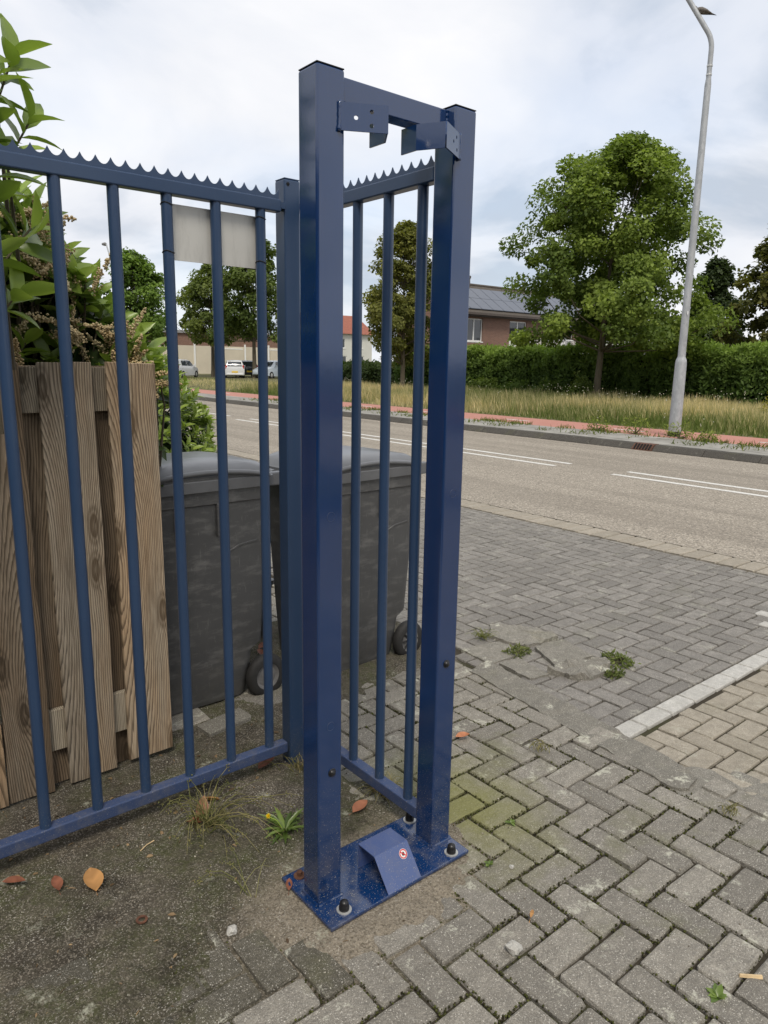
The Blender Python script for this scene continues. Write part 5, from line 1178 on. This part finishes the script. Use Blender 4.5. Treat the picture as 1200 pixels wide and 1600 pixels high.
def joint_moss():
    g = np.random.default_rng(57); P = []; 
    while len(P) < 9000:
        x, y = g.uniform(.6, 2.6), g.uniform(.5, 2.6)
        if x > kerbline(y) - .05 or joint_dist(x, y) > .0085: continue
        m_ = mnoise.noise((x * 3.1, y * 3.1, 2.)) + .5 * mnoise.noise((x * 11, y * 11, 4.)) + .7 * max(0, 1 - math.hypot(x - 1.75, y - 1.6) / .5)
        if m_ < g.uniform(-.35, .45): continue
        P.append((x, y, g.uniform(-.010, -.001) + sink(x, y)))
    P = np.array(P); n = len(P); s_ = .004 + .007 * g.random(n); tn = g.random(n)
    o = scatter('joint_moss', T_BLOB, P, rdir(n), rdir(n), s_, s_ * .8, lerpc((.035, .030, .020), (.10, .11, .035), tn), 'flower'); tag(o, 'moss and dirt crumbs in the paver joints', 'moss', kind='stuff')
joint_moss()
# dry grass clump with long stalks
def stalks(name, x, y, n, label, seed, hmin, hmax, c0, c1, spread=1., heads=True, bias=(0, 0)):
    g = np.random.default_rng(seed); e_ = empty(name, (x, y, 0)); tag(e_, label, 'grass clump'); m = MB(); hp_ = []
    for i in range(n):
        a = g.uniform(0, 6.283); L = g.uniform(hmin, hmax); out = g.uniform(.4, 1.15) * spread * L; ux_, uy_ = math.cos(a) + bias[0], math.sin(a) + bias[1]; b = (g.normal() * .02, g.normal() * .02)
        pts = [(b[0] + ux_ * out * t, b[1] + uy_ * out * t, L * (1.5 * t - 1.15 * t * t) * .85 + .004) for t in (0, .25, .5, .75, 1.)]
        m.tube(pts, [.0014, .0013, .0011, .0009, .0005], 4, False)
        if heads and g.random() < .35: hp_.append(pts[-1]); hp_.append(pts[-2])
    me = m.mesh('stalks'); ca = me.color_attributes.new('Col', 'FLOAT_COLOR', 'POINT'); nv = len(me.vertices); per = 20
    tt = np.repeat(g.random(nv // per + 1), per)[:nv]; c4 = np.ones((nv, 4)); c4[:, :3] = lerpc(c0, c1, tt); ca.data.foreach_set('color', c4.ravel()); link('stalks', me, 'grass', e_)
    if hp_:
        P = np.repeat(np.array(hp_), 7, 0) + g.normal(size=(len(hp_) * 7, 3)) * .006; N = len(P); scatter('seed_heads', T_BLOB, P, rdir(N, 1), rdir(N), .007, .0025, lerpc((.20, .22, .08), (.34, .30, .15), g.random(N)), 'grass', e_)['kind'] = 'stuff'
stalks('grass_clump', .955, 2.095, 70, 'straggly dry grass clump below the gate rail', 81, .10, .30, (.10, .125, .035), (.34, .30, .15), 1., True, (.25, -.25))
stalks('grass_clump', .90, 1.72, 7, 'few thin bent stalks left of the base plate', 83, .12, .22, (.15, .17, .06), (.34, .32, .17), .9, True, (.3, .6))
stalks('grass_clump', 1.40, 2.20, 40, 'short dry grass tuft at the foot of the gate post', 84, .04, .12, (.12, .14, .04), (.36, .30, .16), .8, False)
stalks('grass_clump', 1.56, 1.86, 46, 'dry grass tuft beside the narrow panel rail', 85, .04, .14, (.16, .16, .05), (.40, .34, .18), .9, False)
stalks('grass_clump', 2.28, 1.72, 26, 'small yellowish tuft in a paver joint right of the frame', 86, .04, .09, (.18, .17, .06), (.40, .36, .18), .7, False)
stalks('grass_clump', 2.47, 1.02, 26, 'tuft growing beside the mortar patch', 87, .03, .08, (.16, .16, .06), (.40, .36, .20), .9, False)
stalks('grass_clump', 3.02, 2.74, 60, 'green grass tuft by the half buried slab', 88, .04, .10, (.10, .14, .03), (.28, .28, .09), 1., False)
# dandelion-like rosette with a yellow flower
def rosette(x, y, label, n, ln, wd, c0, c1, seed, flower=False, z=0.):
    g = np.random.default_rng(seed); e_ = empty('leafy_weed', (x, y, z)); tag(e_, label, 'weed'); P = []; D = []; N_ = []; L = []
    for i in range(n):
        a = i * 2.4 + g.normal() * .2; el = g.uniform(.15, .9); d = np.array([math.cos(a) * math.cos(el), math.sin(a) * math.cos(el), math.sin(el)]); l_ = ln * g.uniform(.6, 1.1); P.append([0, 0, .004]); D.append(d); N_.append([-d[0] * .3, -d[1] * .3, 1]); L.append(l_)
        for t in (.35, .55, .75):      # toothed lobes
            for sg_ in (-1, 1):
                sd_ = np.cross(d, [0, 0, 1.]) * sg_; P.append(d * l_ * t + np.array([0, 0, -.10 * l_ * t])); D.append(sd_ + d * .5); N_.append([0, 0, 1]); L.append(l_ * .24)
    L = np.array(L); scatter('leaves', T_MID, np.array(P), np.array(D), np.array(N_), L, L * wd, lerpc(c0, c1, g.random(len(L))), 'laurel', e_)
    if flower:
        MB().tube([(0, 0, 0), (-.03, .0, .06), (-.06, .005, .085)], .0012, 5).obj('flower_stalk', 'green_moto', e_); q = np.array([[-.06, .005, .086]] * 40); scatter('flower', T_MID, q, rdir(40, .8), rdir(40), .010, .004, (.85, .62, .02), 'flower', e_)
rosette(1.150, 1.905, 'green toothed weed with yellow flower behind the left post', 16, .105, .18, (.08, .13, .03), (.17, .24, .06), 91, True)
bush('creeping_weed', 3.20, 1.97, -.01, .06, .035, .035, 'green weed at the near edge of the broken concrete lump', (.07, .10, .03), (.18, .21, .07), 220, .022, 92, .45)
bush('creeping_weed', 3.37, 2.06, -.01, .045, .10, .045, 'larger green weed behind the broken concrete lump', (.075, .11, .03), (.20, .235, .075), 260, .024, 95, .45)
bush('creeping_weed', 3.02, 2.47, -.01, .08, .05, .035, 'small weed between sunken kerb and slab', (.08, .11, .035), (.22, .24, .09), 240, .024, 93, .4)
rosette(1.67, .655, 'small green weed in a joint at the lower right', 8, .035, .6, (.09, .15, .03), (.2, .28, .06), 94)
rosette(1.58, 1.36, 'tiny weed in the joint below the right plate corner', 7, .02, .6, (.09, .15, .03), (.2, .28, .06), 96)
rosette(1.80, 1.46, 'tiny weed sprouting right of the base plate', 7, .024, .6, (.09, .15, .03), (.2, .28, .06), 97)
rosette(1.75, 2.79, 'small leafy weed by the wheel of the left bin', 9, .06, .5, (.12, .17, .03), (.3, .32, .08), 98)
